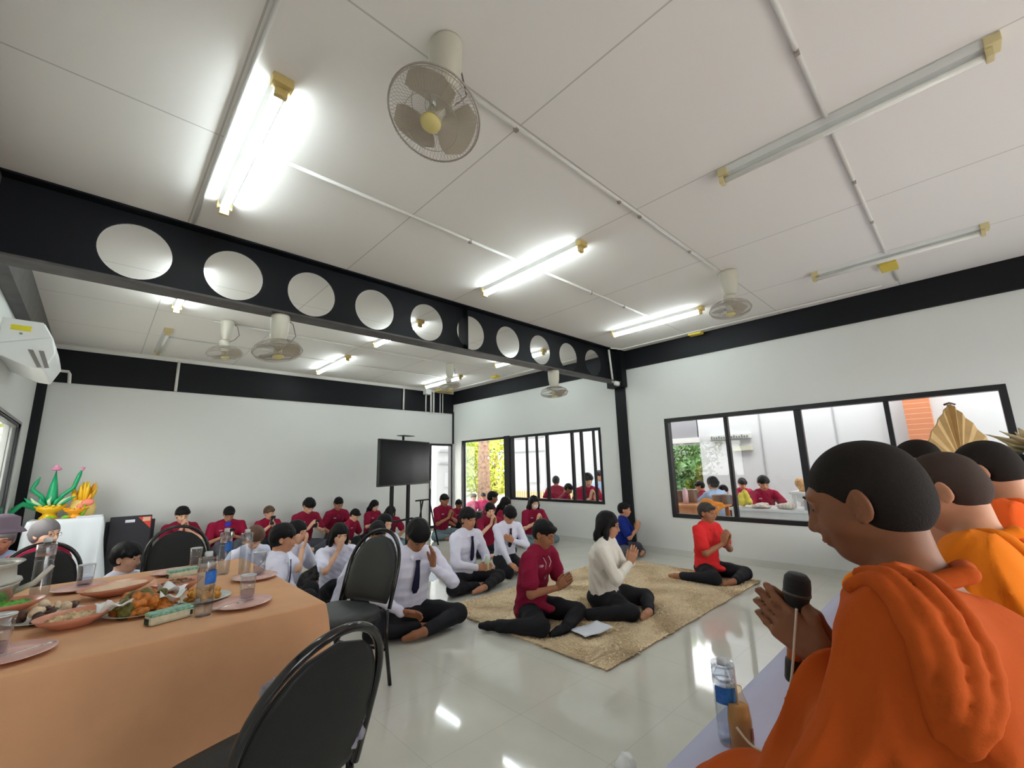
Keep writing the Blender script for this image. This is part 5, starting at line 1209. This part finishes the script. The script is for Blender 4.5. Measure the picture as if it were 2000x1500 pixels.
def monk(hx, hy, hz, yaw, label, robe, res=.008, hres=.005, s=.97, lean=14, pitch=12, turn=0, hair='buzz', armL='wai', armR='wai', skin='tan', glasses=False, sash=True, wide=1.05, skin_m=None):
    h = head_top(lean, pitch); o = Rz(yaw)@h*s; loc = np.array([hx, hy, hz])-o
    s2 = s
    loc[2] = PZ+.002; s2 = (hz-PZ)/h[2]; o = Rz(yaw)@h*s2; loc[0], loc[1] = hx-o[0], hy-o[1]
    root, info = person(tuple(loc), yaw, label, s=s2, lean=lean, pitch=pitch, turn=turn, legs='lotus', arms=(armL, armR), noshirt=True, bottom=None, hair=hair, skin=skin, res=res, hres=hres, glasses=glasses, wide=wide)
    lm = lambda *a: np.array(a, float)
    a1, a2, a3 = (math.radians(lean*k) for k in (.4, 1.0, 1.25)); dv = lambda a: lm(0, math.sin(a), math.cos(a))
    pel = lm(0, 0, .115); wst = pel+.19*dv(a1); cst = wst+.17*dv(a2); nb = cst+.155*dv(a3); w = wide
    R = Field(.04)
    R.seg(pel, wst, .19*w, .15, .165*w, .125, (1, 0, 0), .04); R.seg(wst, cst, .165*w, .125, .170*w, .120, (1, 0, 0), .04); R.seg(cst, nb-lm(0, 0, .06), .170*w, .120, .105*w, .070, (1, 0, 0), .04)
    shL = nb+lm(-.160*w, 0, -.060)
    tgt = info['wr'][-1][0]; el, wp = ik(shL, tgt, .275, .245, lm(-.7, -.1, -.7))
    R.cone(nb+lm(-.07, -.01, -.04), shL, .045, .066, .04); R.pts([shL, el], [.070, .068], .04); R.pts([el, el+(wp-el)*.86], [.066, .046], .04)
    # cloth hanging between the arm, the body and the lap
    lap = lm(-.10, .32, .12)
    for t in (.0, .3, .6, .9):
        q = el+(wp-el)*t*.86; R.cone(q, q+(lm(-.20+.12*t, .22+.16*t, .14)-q)*.9, .048, .06, .05)
    R.cone(shL, lm(-.16, .02, .25), .08, .10, .05); R.cone(el, lm(-.20, .0, .16), .07, .10, .05)
    R.cone(nb+lm(.10*w, -.03, -.11), nb+lm(-.10*w, -.04, -.07), .05, .055, .04)
    for sg in (-1, 1):
        R.pts([pel+lm(sg*.09, .02, 0), lm(sg*.265, .28, .10), lm(sg*.05, .36, .08)], [.125, .095, .075], .04)
    R.pts([pel, lm(-.05, .42, .10), lm(-.06, .50, .08)], [.14, .09, .07], .05)
    R.ell((0, .22, .09), (.26, .22, .085), k=.04)
    sh = shL+lm(.04, -.01, .04)
    def dsp(X, Y, Z):
        th = np.arctan2(Y-sh[1]+.02, sh[2]-Z+.10); rr = np.sqrt((Y-sh[1])**2+(Z-sh[2])**2+.02*(X-sh[0])**2)
        a = .022*np.clip(rr/.20, .18, 1)
        r1 = np.abs(np.sin(th*4.2+X*9+.8*np.sin(Z*9+X*5)))
        r2 = np.abs(np.sin(th*8.5+X*14+2+1.2*np.sin(Z*7)))
        low = np.clip((.30-Z)/.2, 0, 1); r3 = np.abs(np.sin(Y*24+X*10+Z*14+np.sin(X*12)))
        r4 = np.abs(np.sin(th*17+X*22+1.5*np.sin(Z*15+Y*9)))
        return (a*(1-.9*low)*(1.0*r1+.8*r2+.4*r4-1.25)+.012*low*(r3-.6)).astype(np.float32)
    rm = R.mesh(res, 'robe', disp=dsp, clip=lambda X, Y, Z: (.004-Z)+0*X+0*Y)
    link('robe', rm, ROBE[robe], root)
    if sash:
        bv = mathutils.bvhtree.BVHTree.FromPolygons([v.co[:] for v in rm.vertices], [tuple(p.vertices) for p in rm.polygons])
        if sash is True:
            sash = [[(x_, y_+(nb[1]-.08), z_) for x_, y_, z_ in ((-.10-o_*.5, .16, .44), (-.13, .10-o_*.3, .58), (-.12, .02-o_*.5, .66), (-.13+o_*.3, -.06-o_, .60), (-.17+o_*.5, -.12-o_, .50), (-.20+o_*.8, -.13-o_, .40), (-.20+o_, -.12-o_, .31))] for o_ in (0, .035, .07, .105)]
            cast = lambda q: bv.find_nearest(Vector(q))[:2]
        else:       # the strip of cloth is laid on the robe where the photo shows it
            inv = Matrix.Rotation(-math.radians(yaw), 3, 'Z'); og = inv @ (Vector((0, 0, CAM_H))-Vector(loc))/s2
            def cast(q):
                d_ = inv @ Vector(hit(q[0], q[1], x=1.0)-np.array([0, 0, CAM_H])); return bv.ray_cast(og, d_.normalized())[:2]
        def spline(P_, k_=6):
            o_ = []
            for i in range(len(P_)-1):
                p0, p1, p2, p3 = (np.array(P_[t_], float) for t_ in (max(i-1, 0), i, i+1, min(i+2, len(P_)-1)))
                for u in np.arange(k_)/k_: o_.append(.5*((2*p1)+(-p0+p2)*u+(2*p0-5*p1+4*p2-p3)*u*u+(-p0+3*p1-3*p2+p3)*u**3))
            return o_+[np.array(P_[-1], float)]
        sd = Field(.010)
        for j, st in enumerate(sash):
            pp = []
            for q in spline(st):
                co, no = cast(q)
                if co is not None: pp.append(np.array(co)+np.array(no)*.003)
            if len(pp) < 4: continue
            pp = np.array(pp)
            for it in range(6): pp[1:-1] = (pp[:-2]+pp[2:])/4+pp[1:-1]/2
            m_ = len(pp); sd.pts(list(pp), [.011+.006*math.sin(PI*i/m_) for i in range(m_)], .0015)
            if j < len(sash)-1: pass
        link('robe_sash', sd.mesh(min(res, .0055), 'robe_sash', disp=folds(.003, 70, 5)), ROBE[robe], root)
    # rolled edge round the neck
    cf = Field(.01)
    cf.pts([nb+lm(.085*w, .05, -.07), nb+lm(.075, -.02, -.02), nb+lm(.04, -.070, .012), nb+lm(-.03, -.078, .016), nb+lm(-.075, -.03, .0), nb+lm(-.07, .05, -.045), nb+lm(-.02, .10, -.12)], [.013, .015, .015, .015, .015, .014, .013], .01)
    link('robe_collar', cf.mesh(.006, 'robe_collar', disp=folds(.004, 55, 9)), ROBE[robe], root)
    return root, info, loc, s2
mA = ((.012, .36, .40), (-.03, .80, .60), (-1, 0, 0), (0, -.60, .80), (.7, -.1, -.7))
SASH1 = [[(1665, 1150, 1.0), (1700, 1132, 1.0), (1745, 1165, .98), (1785, 1230, .97), (1808, 1300, .97), (1822, 1380, .97), (1835, 1430, .97)],
 [(1680, 1125, 1.02), (1730, 1125, 1.0), (1785, 1175, .98), (1830, 1250, .97), (1852, 1330, .97), (1862, 1400, .97), (1862, 1445, .97)],
 [(1700, 1112, 1.04), (1770, 1125, 1.02), (1830, 1180, 1.0), (1875, 1260, .98), (1897, 1340, .98), (1900, 1410, .98), (1878, 1455, .98)],
 [(1710, 1108, 1.06), (1800, 1125, 1.04), (1865, 1190, 1.02), (1912, 1270, 1.0), (1932, 1350, 1.0), (1925, 1420, 1.0), (1885, 1468, 1.0)]]
r1, i1, l1, s1 = monk(1.155, .168, 1.330, -2, 'person in rust orange robe with buzzed hair holding a microphone between joined hands', 1, res=.0065, hres=.0032, lean=13, pitch=12, skin='dark', sash=SASH1,
     armL=((.024, .213, .440), (-.01, .80, .60), (-1, 0, 0), (0, -.55, .83), (.75, -.1, -.7)), armR=((.024, .213, .440), (-.01, .80, .60), (-1, 0, 0), (0, -.55, .83), (.75, -.1, -.7)))
monk(1.95, .080, 1.312, -4, 'person in bright orange robe with shaved head beside the one with the microphone', 2, res=.009, hres=.0045, lean=13, pitch=18, hair='stubble', skin='mid')
monk(2.75, -.025, 1.352, -14, 'person in red orange robe with glasses, third along the platform', 3, res=.010, hres=.005, lean=12, pitch=22, skin='mid', glasses=True)
monk(3.45, .235, 1.385, -4, 'person in orange robe whose head top shows behind the shaved head', 2, res=.013, hres=.006, skin='tan', sash=False)
print('monk', l1, s1, {k: (world_of(l1, -2, s1, v[0]).round(3)) for k, v in i1['wr'].items()})
# microphone between the palms
wm = np.mean([i1['wr'][k][0] for k in (-1, 1)], 0)
mc = world_of(l1, -2, s1, wm+np.array([0, .048, .092]))
t = empty('microphone', tuple(mc)); tag(t, 'black microphone with orange handle band held between joined hands', 'microphone')
t.rotation_euler = (math.radians(9), 0, 0)
MB().lathe([(0, .066), (.018, .064), (.025, .055), (.0265, .040), (.0265, .022), (.021, -.004), (.018, -.012)], n=24).build('grille', mat('mic_grille', (.018, .018, .019), .5, bump=.6, bscale=900), t, smooth=True)
MB().lathe([(.0272, .019), (.0278, .022), (.0272, .025)], n=24).build('grille_ring', mat('mic_ring', (.06, .055, .05), .3), t, smooth=True)
MB().lathe([(.016, -.012), (.0165, -.03), (.015, -.12)], n=20).build('handle', mat('mic_orange', col8(190, 96, 38), .4), t, smooth=True)
MB().lathe([(.0165, -.118), (.018, -.122), (.018, -.160), (.016, -.165), (0, -.165)], n=20).build('end_cap', mat('mic_black', (.012, .010, .010), .35), t, smooth=True)
cp = [mc+np.array(q_) for q_ in ((-.04, -.01, .0), (-.060, -.005, -.05), (-.064, .010, -.13), (-.06, .03, -.20), (-.06, .045, -.26), (-.06, .065, -.29), (-.05, .11, -.30), (-.05, .145, -.27))]
cs = []
for i in range(len(cp)-1):
    p0, p1, p2, p3 = cp[max(i-1, 0)], cp[i], cp[i+1], cp[min(i+2, len(cp)-1)]
    for u in (0, .2, .4, .6, .8): cs.append(.5*((2*p1)+(-p0+p2)*u+(2*p0-5*p1+4*p2-p3)*u*u+(-p0+3*p1-3*p2+p3)*u**3))
o = MB().tube(cs, .0026, n=8).build('sacred_thread', mat('cord_cream', (.62, .52, .42), .7), None, smooth=True); tag(o, 'thin pale thread hanging from the joined hands beside the microphone', 'thread')
# bottles before the monk
pb = hit(1427, 1452, z=PZ+.004); bottle(pb[0], pb[1], PZ+.004, 'water bottle with blue label standing on the lavender platform sheet', .235, .034, rz=-1.9)
pb = hit(1452, 1470, z=PZ+.004); t = empty('milk_tea_bottle', (pb[0], pb[1], PZ+.004)); tag(t, 'clear bottle of brown milk tea with a straw on the platform', 'bottle')
MB().lathe([(0, 0), (.030, 0), (.033, .01), (.033, .09), (.028, .13), (.016, .16), (.015, .175)], n=22).build('bottle_body', glass_mat('pet_brown', (.95, .85, .72)), t, smooth=True)
MB().lathe([(0, .004), (.0305, .006), (.0315, .09), (.027, .125), (0, .125)], n=20).build('milk_tea', mat('milk_tea', col8(186, 150, 104), .4), t, smooth=True)
MB().tube([(0, 0, .12), (.004, .002, .225)], .0028, n=8).build('straw', mat('straw_pale', (.7, .6, .55), .4), t, smooth=True)
MB().box(-.010, .002, -.0345, -.0335, .045, .075).build('red_print', mat('tea_print', col8(150, 60, 44), .5), t)
p = hit(1222, 1496, z=.03); F = Field(.01); F.ell((0, 0, .03), (.06, .045, .032)); F.ell((.03, .02, .03), (.04, .03, .028)); o = link('tissue_ball', F.mesh(.006, 'tissue_ball', disp=folds(.006, 90, 2)), M_white); o.location = (p[0], p[1], .004); tag(o, 'crumpled white tissue on the floor at the bottom edge of the view', 'tissue')
# talipot fan and dried flowers behind the monks
t = empty('palm_leaf_fan', (3.72, .06, PZ-.0)); tag(t, 'tan palm leaf ceremonial fan standing behind the monks', 'fan'); t.rotation_euler = (0, 0, math.radians(-50))
vs = []; fs = []; NR, NA = 12, 48
def spade(u, side):     # outline of the fan : pointed at the top, round at the bottom
    a = u*2*PI; x = math.sin(a); zc = -math.cos(a)
    if zc > 0: x *= (1-.55*zc**1.5)*(1-.35*zc**6); zz = .36*zc**1.15
    else: zz = .20*zc
    return x*.215, zz
for side in (0, 1):
    for i in range(NR+1):
        for j in range(NA):
            x, zz = spade(j/NA, side); r_ = i/NR; pl = .007*r_*(1 if j % 2 else -1); vs.append((x*r_, (.004 if side else -.004)+pl, .79+zz*r_))
n1 = (NR+1)*NA
for side in (0, 1):
    for i in range(NR):
        for j in range(NA):
            l = (j+1) % NA; qd = (side*n1+i*NA+j, side*n1+i*NA+l, side*n1+(i+1)*NA+l, side*n1+(i+1)*NA+j); fs.append(qd if side else qd[::-1])
for j in range(NA): fs.append((NR*NA+j, NR*NA+(j+1) % NA, n1+NR*NA+(j+1) % NA, n1+NR*NA+j))
MB().add(vs, fs).build('leaf', mat('palm_leaf_tan', col8(176, 146, 96), .7, noise=.12, nscale=12), t)
MB().tube([(0, 0, .03), (0, -.012, .83)], .011).build('handle', mat('dark_wood', (.10, .06, .035), .5), t, smooth=True)
MB().tube([(-.03, 0, 1.148), (0, 0, 1.158), (.03, 0, 1.148)], .006).build('finial', mat('dark_wood', (0, 0, 0)), t, smooth=True)
MB().lathe([(0, 0), (.12, 0), (.10, .03), (0, .03)], n=20).build('base', mat('dark_wood', (0, 0, 0)), t)
t = empty('dried_flower_arrangement', (3.10, -.215, PZ+.10)); tag(t, 'pale dried leaf arrangement in a dark bowl at the right edge behind the monks', 'dried flowers')
MB().lathe([(0, -.10), (.10, -.10), (.06, -.06), (.05, .55), (.16, .70), (.17, .74), (.15, .74), (0, .68)], n=22).build('vase', M_black, t, smooth=True)
q = np.random.RandomState(8); md = mat('dried_leaf', col8(206, 190, 150), .9, noise=.2, nscale=30)
for k in range(46):
    a = q.uniform(0, 6.28); e = q.uniform(.15, 1.2); L = q.uniform(.10, .20); d_ = np.array([math.cos(a)*math.cos(e), math.sin(a)*math.cos(e), math.sin(e)]); p0 = np.array([0, 0, .74])+d_*.03
    MB().tube([p0, p0+d_*L*.5, p0+d_*L+np.array([0, 0, .02*math.sin(k)])], [.012, .026, .003], n=6, flat=.35).build('dried_leaf', md, t, smooth=True)
for (k, x, y, sx, h, c) in ((0, 2.98, -.52, .3, .60, (.75, .68, .60)), (1, 3.6, -.75, .35, .52, (.70, .66, .58))):
    o = MB().box(-sx/2, sx/2, -.12, .12, 0, h).build('gift_box', mat('gift_%d' % k, c, .6, noise=.2, nscale=14), None, bevel=.02); o.location = (x, y, PZ+.004); tag(o, ('cream wrapped gift box on the platform at the right edge', 'second cream gift box farther back on the platform')[k], 'box')
# ------------------------------------------------------------------ outside
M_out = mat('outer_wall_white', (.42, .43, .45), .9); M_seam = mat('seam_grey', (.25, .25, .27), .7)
struct('ground', MB().box(-40, 60, -40, 70, -.35, -.13), mat('ground_concrete', (.50, .49, .45), .9, noise=.15, nscale=2))
struct('terrace_floor', MB().box(XR+.15, 10.5, -6, 12.5, -.13, -.02), mat('terrace_tile', (.52, .52, .49), .5))
def building(name, x0, x1, y0, y1, h, label, seams=(), extra=None):
    t = empty(name, (0, 0, 0)); tag(t, label, 'building')
    MB().box(x0, x1, y0, y1, -.13, h).build('wall', M_out, t)
    for y in seams: MB().box(x0-.012, x0, y-.012, y+.012, -.1, h).build('seam', M_seam, t)
    return t
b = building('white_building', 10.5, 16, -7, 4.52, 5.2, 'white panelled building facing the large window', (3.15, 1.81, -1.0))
MB().box(10.40, 10.50, 3.35, 4.25, 1.93, 2.03).build('sign_strip', mat('sign_pale', (.42, .44, .42), .6), b)
for k in range(15):
    y = 4.18-.055*k; MB().box(10.385, 10.40, y-.016, y+.010, 1.945, 1.99+.02*(k % 3 == 0)).build('sign_letter', mat('sign_ink', (.10, .11, .12), .6), b)
MB().box(10.42, 10.50, 3.35, 3.75, 1.66, 1.76).build('sign_plate', mat('sign_plate', (.38, .38, .30), .6), b)
t = empty('brick_pillar', (0, 0, 0)); tag(t, 'orange brick pillar standing against the white building opposite', 'pillar')
MB().box(10.2, 10.48, .40, .74, -.13, 4.6).build('shaft', joint_mat('orange_brick', (.42, .15, .07), (.50, .26, .16), [(2, 0, .09)], .012, .8), t)
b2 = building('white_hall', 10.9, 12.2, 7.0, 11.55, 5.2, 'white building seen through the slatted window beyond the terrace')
MB().box(10.84, 10.90, 9.9, 11.5, 1.95, 2.05).box(10.84, 10.90, 9.8, 9.9, -.1, 2.5).box(10.84, 10.90, 9.8, 11.5, 2.42, 2.5).build('door_frame', mat('frame_grey', (.30, .31, .33), .6), b2)
MB().box(10.86, 10.90, 10.2, 10.7, .9, 1.7).build('notice_board', mat('notice_grey', (.42, .43, .45), .6), b2)
# roof over the terrace gap
t = empty('terrace_roof', (0, 0, 0)); tag(t, 'grey roof slab over the passage beyond the large window', 'roof')
MB().box(10.5, 14.0, 4.55, 6.95, 1.98, 2.6).build('slab', mat('roof_grey', (.20, .20, .22), .8), t)
MB().box(10.45, 10.5, 4.5, 7.0, 1.90, 2.02).build('gutter', mat('gutter_pale', (.5, .5, .5), .6), t)
t = empty('added_shade_slab', (0, 0, 0)); tag(t, 'white awning added over the terrace to dim the daylight outside', 'blocker')  # slab out of view, added to shade the terrace and wall opposite
MB().box(XR+.15, 9.3, -6, 12.4, 3.0, 3.05).build('shade_slab', mat('shade_slab_white', (.8, .8, .8), .8), t)
for y in (-5.8, 12.2): MB().box(9.2, 9.28, y-.04, y+.04, -.02, 3.0).build('post', M_white, t)
# foliage
def foliage(name, c, r, n, leaf, m, seed, parent=None, flat=1.0):
    q = np.random.RandomState(seed); P = q.normal(size=(n, 3)); P /= np.linalg.norm(P, axis=1)[:, None]; P *= (q.uniform(.25, 1, n)**.45)[:, None]
    P *= 1+.25*np.sin(P[:, :1]*6+seed)*np.cos(P[:, 1:2]*5); C_ = P*np.array(r)+np.array(c)
    u = q.normal(size=(n, 3)); u /= np.linalg.norm(u, axis=1)[:, None]; v = np.cross(u, q.normal(size=(n, 3))); v /= np.linalg.norm(v, axis=1)[:, None]
    s_ = leaf*q.uniform(.6, 1.4, n)[:, None]
    V = np.stack([C_-u*s_, C_-v*s_*.45, C_+u*s_, C_+v*s_*.45], 1).reshape(-1, 3)
    me = bpy.data.meshes.new(name); me.vertices.add(n*4); me.vertices.foreach_set('co', V.ravel()); me.loops.add(n*4); me.loops.foreach_set('vertex_index', np.arange(n*4, dtype=np.int32)); me.polygons.add(n); me.polygons.foreach_set('loop_start', np.arange(0, n*4, 4, dtype=np.int32)); me.update(calc_edges=True)
    return link(name, me, m, parent)
M_lf = [mat('leaf_%d' % i, c, .6, noise=.5, nscale=1.2) for i, c in enumerate(((.30, .42, .06), (.14, .26, .05), (.50, .52, .08), (.09, .18, .07)))]
M_bark = mat('bark', (.22, .14, .10), .9, noise=.4, nscale=8, bump=.4, bscale=20)
def tree(x, y, h, r, tr, label, m, seed, crown=None, n=5000, leaf=.10, lean=0):
    t = empty('tree', (x, y, -.13)); tag(t, label, 'tree', 'trees outside')
    if tr: MB().tube([(0, 0, 0), (lean*.4, .05, h*.35), (lean, 0, h*.8)], [tr*1.2, tr, tr*.7], n=12).build('trunk', M_bark, t, smooth=True)
    foliage('crown', crown or (0, 0, h*.75), r, n, leaf, m, seed, t)
tree(14.0, 16.9, 6.5, (2.2, 2.2, 2.4), .28, 'thick brown tree trunk with pale band outside the open doorway', M_lf[0], 1, (0, 0, 5.6), lean=.1)
t_ = [c for c in COL.objects if c.name.startswith('tree') and c.type == 'EMPTY'][0]
MB().tube([(.05, .02, 1.98), (.05, .02, 2.08)], [.262, .26], n=14).build('pale_band', mat('band_pale', (.45, .42, .40), .8), t_, smooth=True)
for (x, y, rr, k) in ((13.6, 20.5, (2.4, 1.6, 2.6), 0), (17.5, 20.0, (2.6, 1.8, 2.8), 2), (20.5, 24, (3, 2, 3.2), 1), (15.5, 25, (4, 2, 4), 0), (23, 19.0, (2.5, 2, 3), 2), (19, 29, (5, 2, 5), 3)):
    tree(x, y, 3.2, rr, .1, ('bright green leafy tree left of the thick trunk', 'yellow green leafy tree right of the thick trunk', 'mid green tree deeper behind the thick trunk', 'large green tree far behind the doorway', 'yellow green tree at the right end of the garden view', 'dark green tree farthest behind the doorway')[[0, 2, 1, 3, 4, 5].index([0, 1, 2, 3, 4, 5][len([c for c in COL.objects if c.name.startswith('tree') and c.type == 'EMPTY'])-1])] if 0 else 'leafy green tree at (%s)' % x, M_lf[k], int(x*3), (0, 0, rr[2]*.75), n=4200, leaf=.13)
labs = iter(['bright green leafy tree left of the thick trunk', 'yellow green leafy tree right of the thick trunk', 'mid green tree deeper behind the thick trunk', 'large green tree far behind the doorway', 'yellow green tree at the right end of the garden view', 'dark green tree farthest behind the doorway'])
for c in COL.objects:
    if c.type == 'EMPTY' and str(c.get('label', '')).startswith('leafy green tree at'): c['label'] = next(labs)
for (x, y, rr, k, lab) in ((17.5, 8.6, (1.2, 1.2, 1.7), 3, 'dark shrub under the grey roof beyond the large window'), (13.4, 5.72, (.30, .30, .75), 2, 'yellow green conifer shrub seen through the left pane of the large window'), (13.7, 5.30, (.22, .22, .5), 2, 'smaller yellow conifer shrub right of the taller one'), (13.3, 6.1, (.22, .22, .55), 0, 'green conifer shrub left of the taller yellow one'), (20, 9.3, (2.6, 3, 3.0), 1, 'pale green tree mass beyond the passage')):
    tree(x, y, 1.2, rr, .04, lab, M_lf[k], int(x*7+y), (0, 0, rr[2]*.95), n=2200 if rr[0] < .5 else 9000, leaf=.05 if rr[0] < .5 else .22)
for (x, y, k, lab) in ((-4.5, 9.0, 0, 'yellow green tree outside the left wall window'), (-3.5, 14.0, 2, 'lime tree farther outside the left wall window'), (-6.5, 5.0, 1, 'dark tree outside the left wall nearest the camera')):
    tree(x, y, 3.0, (1.8, 1.8, 2.2), .12, lab, M_lf[k], int(30+y), (0, 0, 2.3), n=3000, leaf=.12)
# terrace tables with kitchen things
M_tw = mat('table_wood', col8(206, 140, 90), .5, noise=.12, nscale=4)
def bench_table(x0, x1, y0, y1, zt, label, m=M_tw, name='wooden_table'):
    t = empty(name, (0, 0, 0)); tag(t, label, 'table')
    MB().box(x0, x1, y0, y1, zt-.04, zt).build('tabletop', m, t, bevel=.004)
    MB().box(x0+.05, x0+.08, y0+.05, y1-.05, zt-.16, zt-.04).build('apron', m, t)
    for x in (x0+.06, x1-.06):
        for y in (y0+.06, y1-.06): MB().box(x-.03, x+.03, y-.03, y+.03, -.02, zt-.04).build('leg', m, t)
bench_table(7.35, 7.95, 2.98, 4.35, .72, 'long wooden table outside the left half of the large window')
bench_table(7.45, 8.15, 1.35, 2.85, .70, 'white topped table with trays outside the large window', mat('table_white', (.7, .7, .72), .4), 'tray_table')
def bench(x, y, l, label):
    t = empty('bench', (x, y, 0)); tag(t, label, 'bench', 'terrace benches')
    MB().box(-.16, .16, -l/2, l/2, .28, .315).build('seat', M_tw, t)
    for yy in (-l/2+.06, l/2-.06): MB().box(-.13, .13, yy-.02, yy+.02, -.02, .28).build('leg', M_tw, t)
bench(8.30, 3.30, .8, 'wooden bench under the person in light blue outside'); bench(9.12, 3.92, .7, 'wooden bench under the person in maroon left of the light blue shirt'); bench(8.85, 2.76, .7, 'wooden bench behind the tray table outside'); bench(10.1, 3.4, .8, 'wooden bench at the back near the white building'); bench(8.75, 3.42-.02, .3, 'short wooden stool between the seated people outside')
bench(7.75, 5.9, 2.2, 'long bench just outside the slatted window'); bench(8.15, 6.9, .7, 'second bench outside the slatted window at the left')
M_pot = mat('pot_steel', (.72, .72, .72), .25, metal=.8)
def pot(x, y, zt, r, h, label, m=None, name='cooking_pot', cat='pot'):
    t = empty(name, (x, y, zt)); tag(t, label, cat, 'pots on the terrace tables')
    MB().lathe([(0, 0), (r, 0), (r, h), (r*1.06, h), (r*1.06, h+.008), (r*.96, h+.008), (r*.96, .01), (0, .01)], n=22).build('pot_body', m or M_pot, t, smooth=True)
    MB().tube([(r, -.02, h*.7), (r+.03, 0, h*.75), (r, .02, h*.7)], .006).build('handle', m or M_pot, t, smooth=True)
for i, (px, py, r_, h, lab) in enumerate(((1327, 972, .085, .20, 'tall steel pot leftmost on the outdoor wooden table'), (1340, 972, .08, .18, 'second steel pot from the left on the outdoor wooden table'), (1351, 974, .10, .22, 'shiny steel pot beside the pink bottle outside'), (1402, 975, .09, .14, 'low steel pot right of the light blue shirt'), (1418, 976, .09, .15, 'low steel pot at the right end of the wooden table'))):
    p = hit(px, py, z=.722); pot(min(p[0], 7.85), p[1]*min(p[0], 7.85)/p[0], .722, r_, h, lab)
o = MB().lathe([(0, 0), (.045, 0), (.045, .2), (.02, .25), (.02, .27), (0, .27)], n=16).build('plastic_bottle', mat('bottle_pinkish', col8(226, 190, 200), .3), None, smooth=True); o.location = (7.6, 3.62, .722); tag(o, 'tall pink bottle beside the steel pots outside', 'bottle')
def lump(name, x, y, zt, r, m, label, cat, seed, n=8, grp=None):
    q = np.random.RandomState(seed); F = Field(.02)
    for k in range(n): F.ell(q.uniform(-1, 1, 3)*np.array(r)*.5+np.array([0, 0, r[2]*.8]), np.array(r)*q.uniform(.35, .7, 3))
    o = link(name, F.mesh(.013, name, disp=folds(.010, 60, seed), clip=lambda X, Y, Z: (-Z)+0*X+0*Y), m); o.location = (x, y, zt); tag(o, label, cat, grp)
lump('yellow_pot', 7.65, 2.66, .702, (.09, .09, .16), mat('pot_yellow', col8(214, 196, 70), .5), 'yellow green pots stacked on the tray table outside', 'pot', 4)
lump('food_tray', 7.62, 2.42, .702, (.16, .14, .05), mat('tray_pale', (.7, .62, .55), .6, noise=.3, nscale=30), 'pale tray of food before the maroon person outside', 'tray', 5)
lump('food_tray', 7.6, 2.05, .702, (.12, .14, .06), mat('tray_pale', (0, 0, 0)), 'second tray of food right of the first one outside', 'tray', 6)
pot(7.62, 1.72, .702, .12, .15, 'steel pot at the right of the tray table outside')
bench_table(8.5, 9.1, 1.55, 2.25, .90, 'white counter behind the tray table outside', mat('table_white', (0, 0, 0)), 'counter')
for k, (y, sd, lab) in enumerate(((2.10, 11, 'brown paper bag of food at the left of the white counter'), (1.86, 12, 'brown paper bag of food in the middle of the white counter'), (1.64, 13, 'brown paper bag of food at the right of the white counter'))):
    lump('paper_bag', 8.75, y, .902, (.12, .11, .13), mat('bag_brown', col8(206, 160, 112), .8, noise=.25, nscale=20), lab, 'bag', sd, grp='brown bags on the white counter')
lump('orange_cloth', 7.40, 3.12, .60, (.05, .20, .12), mat('cloth_saffron', col8(246, 150, 40), .8), 'folded orange cloth hanging by the right end of the wooden table outside', 'cloth', 9)

b = building('white_annex', 8.62, 9.70, 13.0, 16, 4.5, 'white building with grey framed door seen through the glass door at the far corner')
fm = mat('frame_grey', (.30, .31, .33), .6)
MB().box(8.70, 9.30, 12.93, 13.0, 2.02, 2.10).box(9.30, 9.38, 12.93, 13.0, -.1, 2.10).box(8.70, 9.30, 12.93, 13.0, 1.60, 1.66).build('door_frame', fm, b)
MB().box(8.98, 9.20, 12.94, 13.0, .8, 1.3).build('notice_board', mat('notice_grey', (.42, .43, .45), .6), b)
t = empty('bamboo_fence', (0, 0, 0)); tag(t, 'low brown bamboo fence beyond the slatted window', 'fence')
MB().box(10.72, 10.76, 7.2, 11.5, .34, .60).build('rail', joint_mat('bamboo', col8(206, 180, 140), col8(150, 110, 60), [(1, 0, .11)], .035, .8), t)
for y in (7.3, 9.0, 10.4, 11.4): MB().box(10.70, 10.78, y-.03, y+.03, -.02, .40).build('post', mat('fence_white', (.6, .6, .58), .8), t)
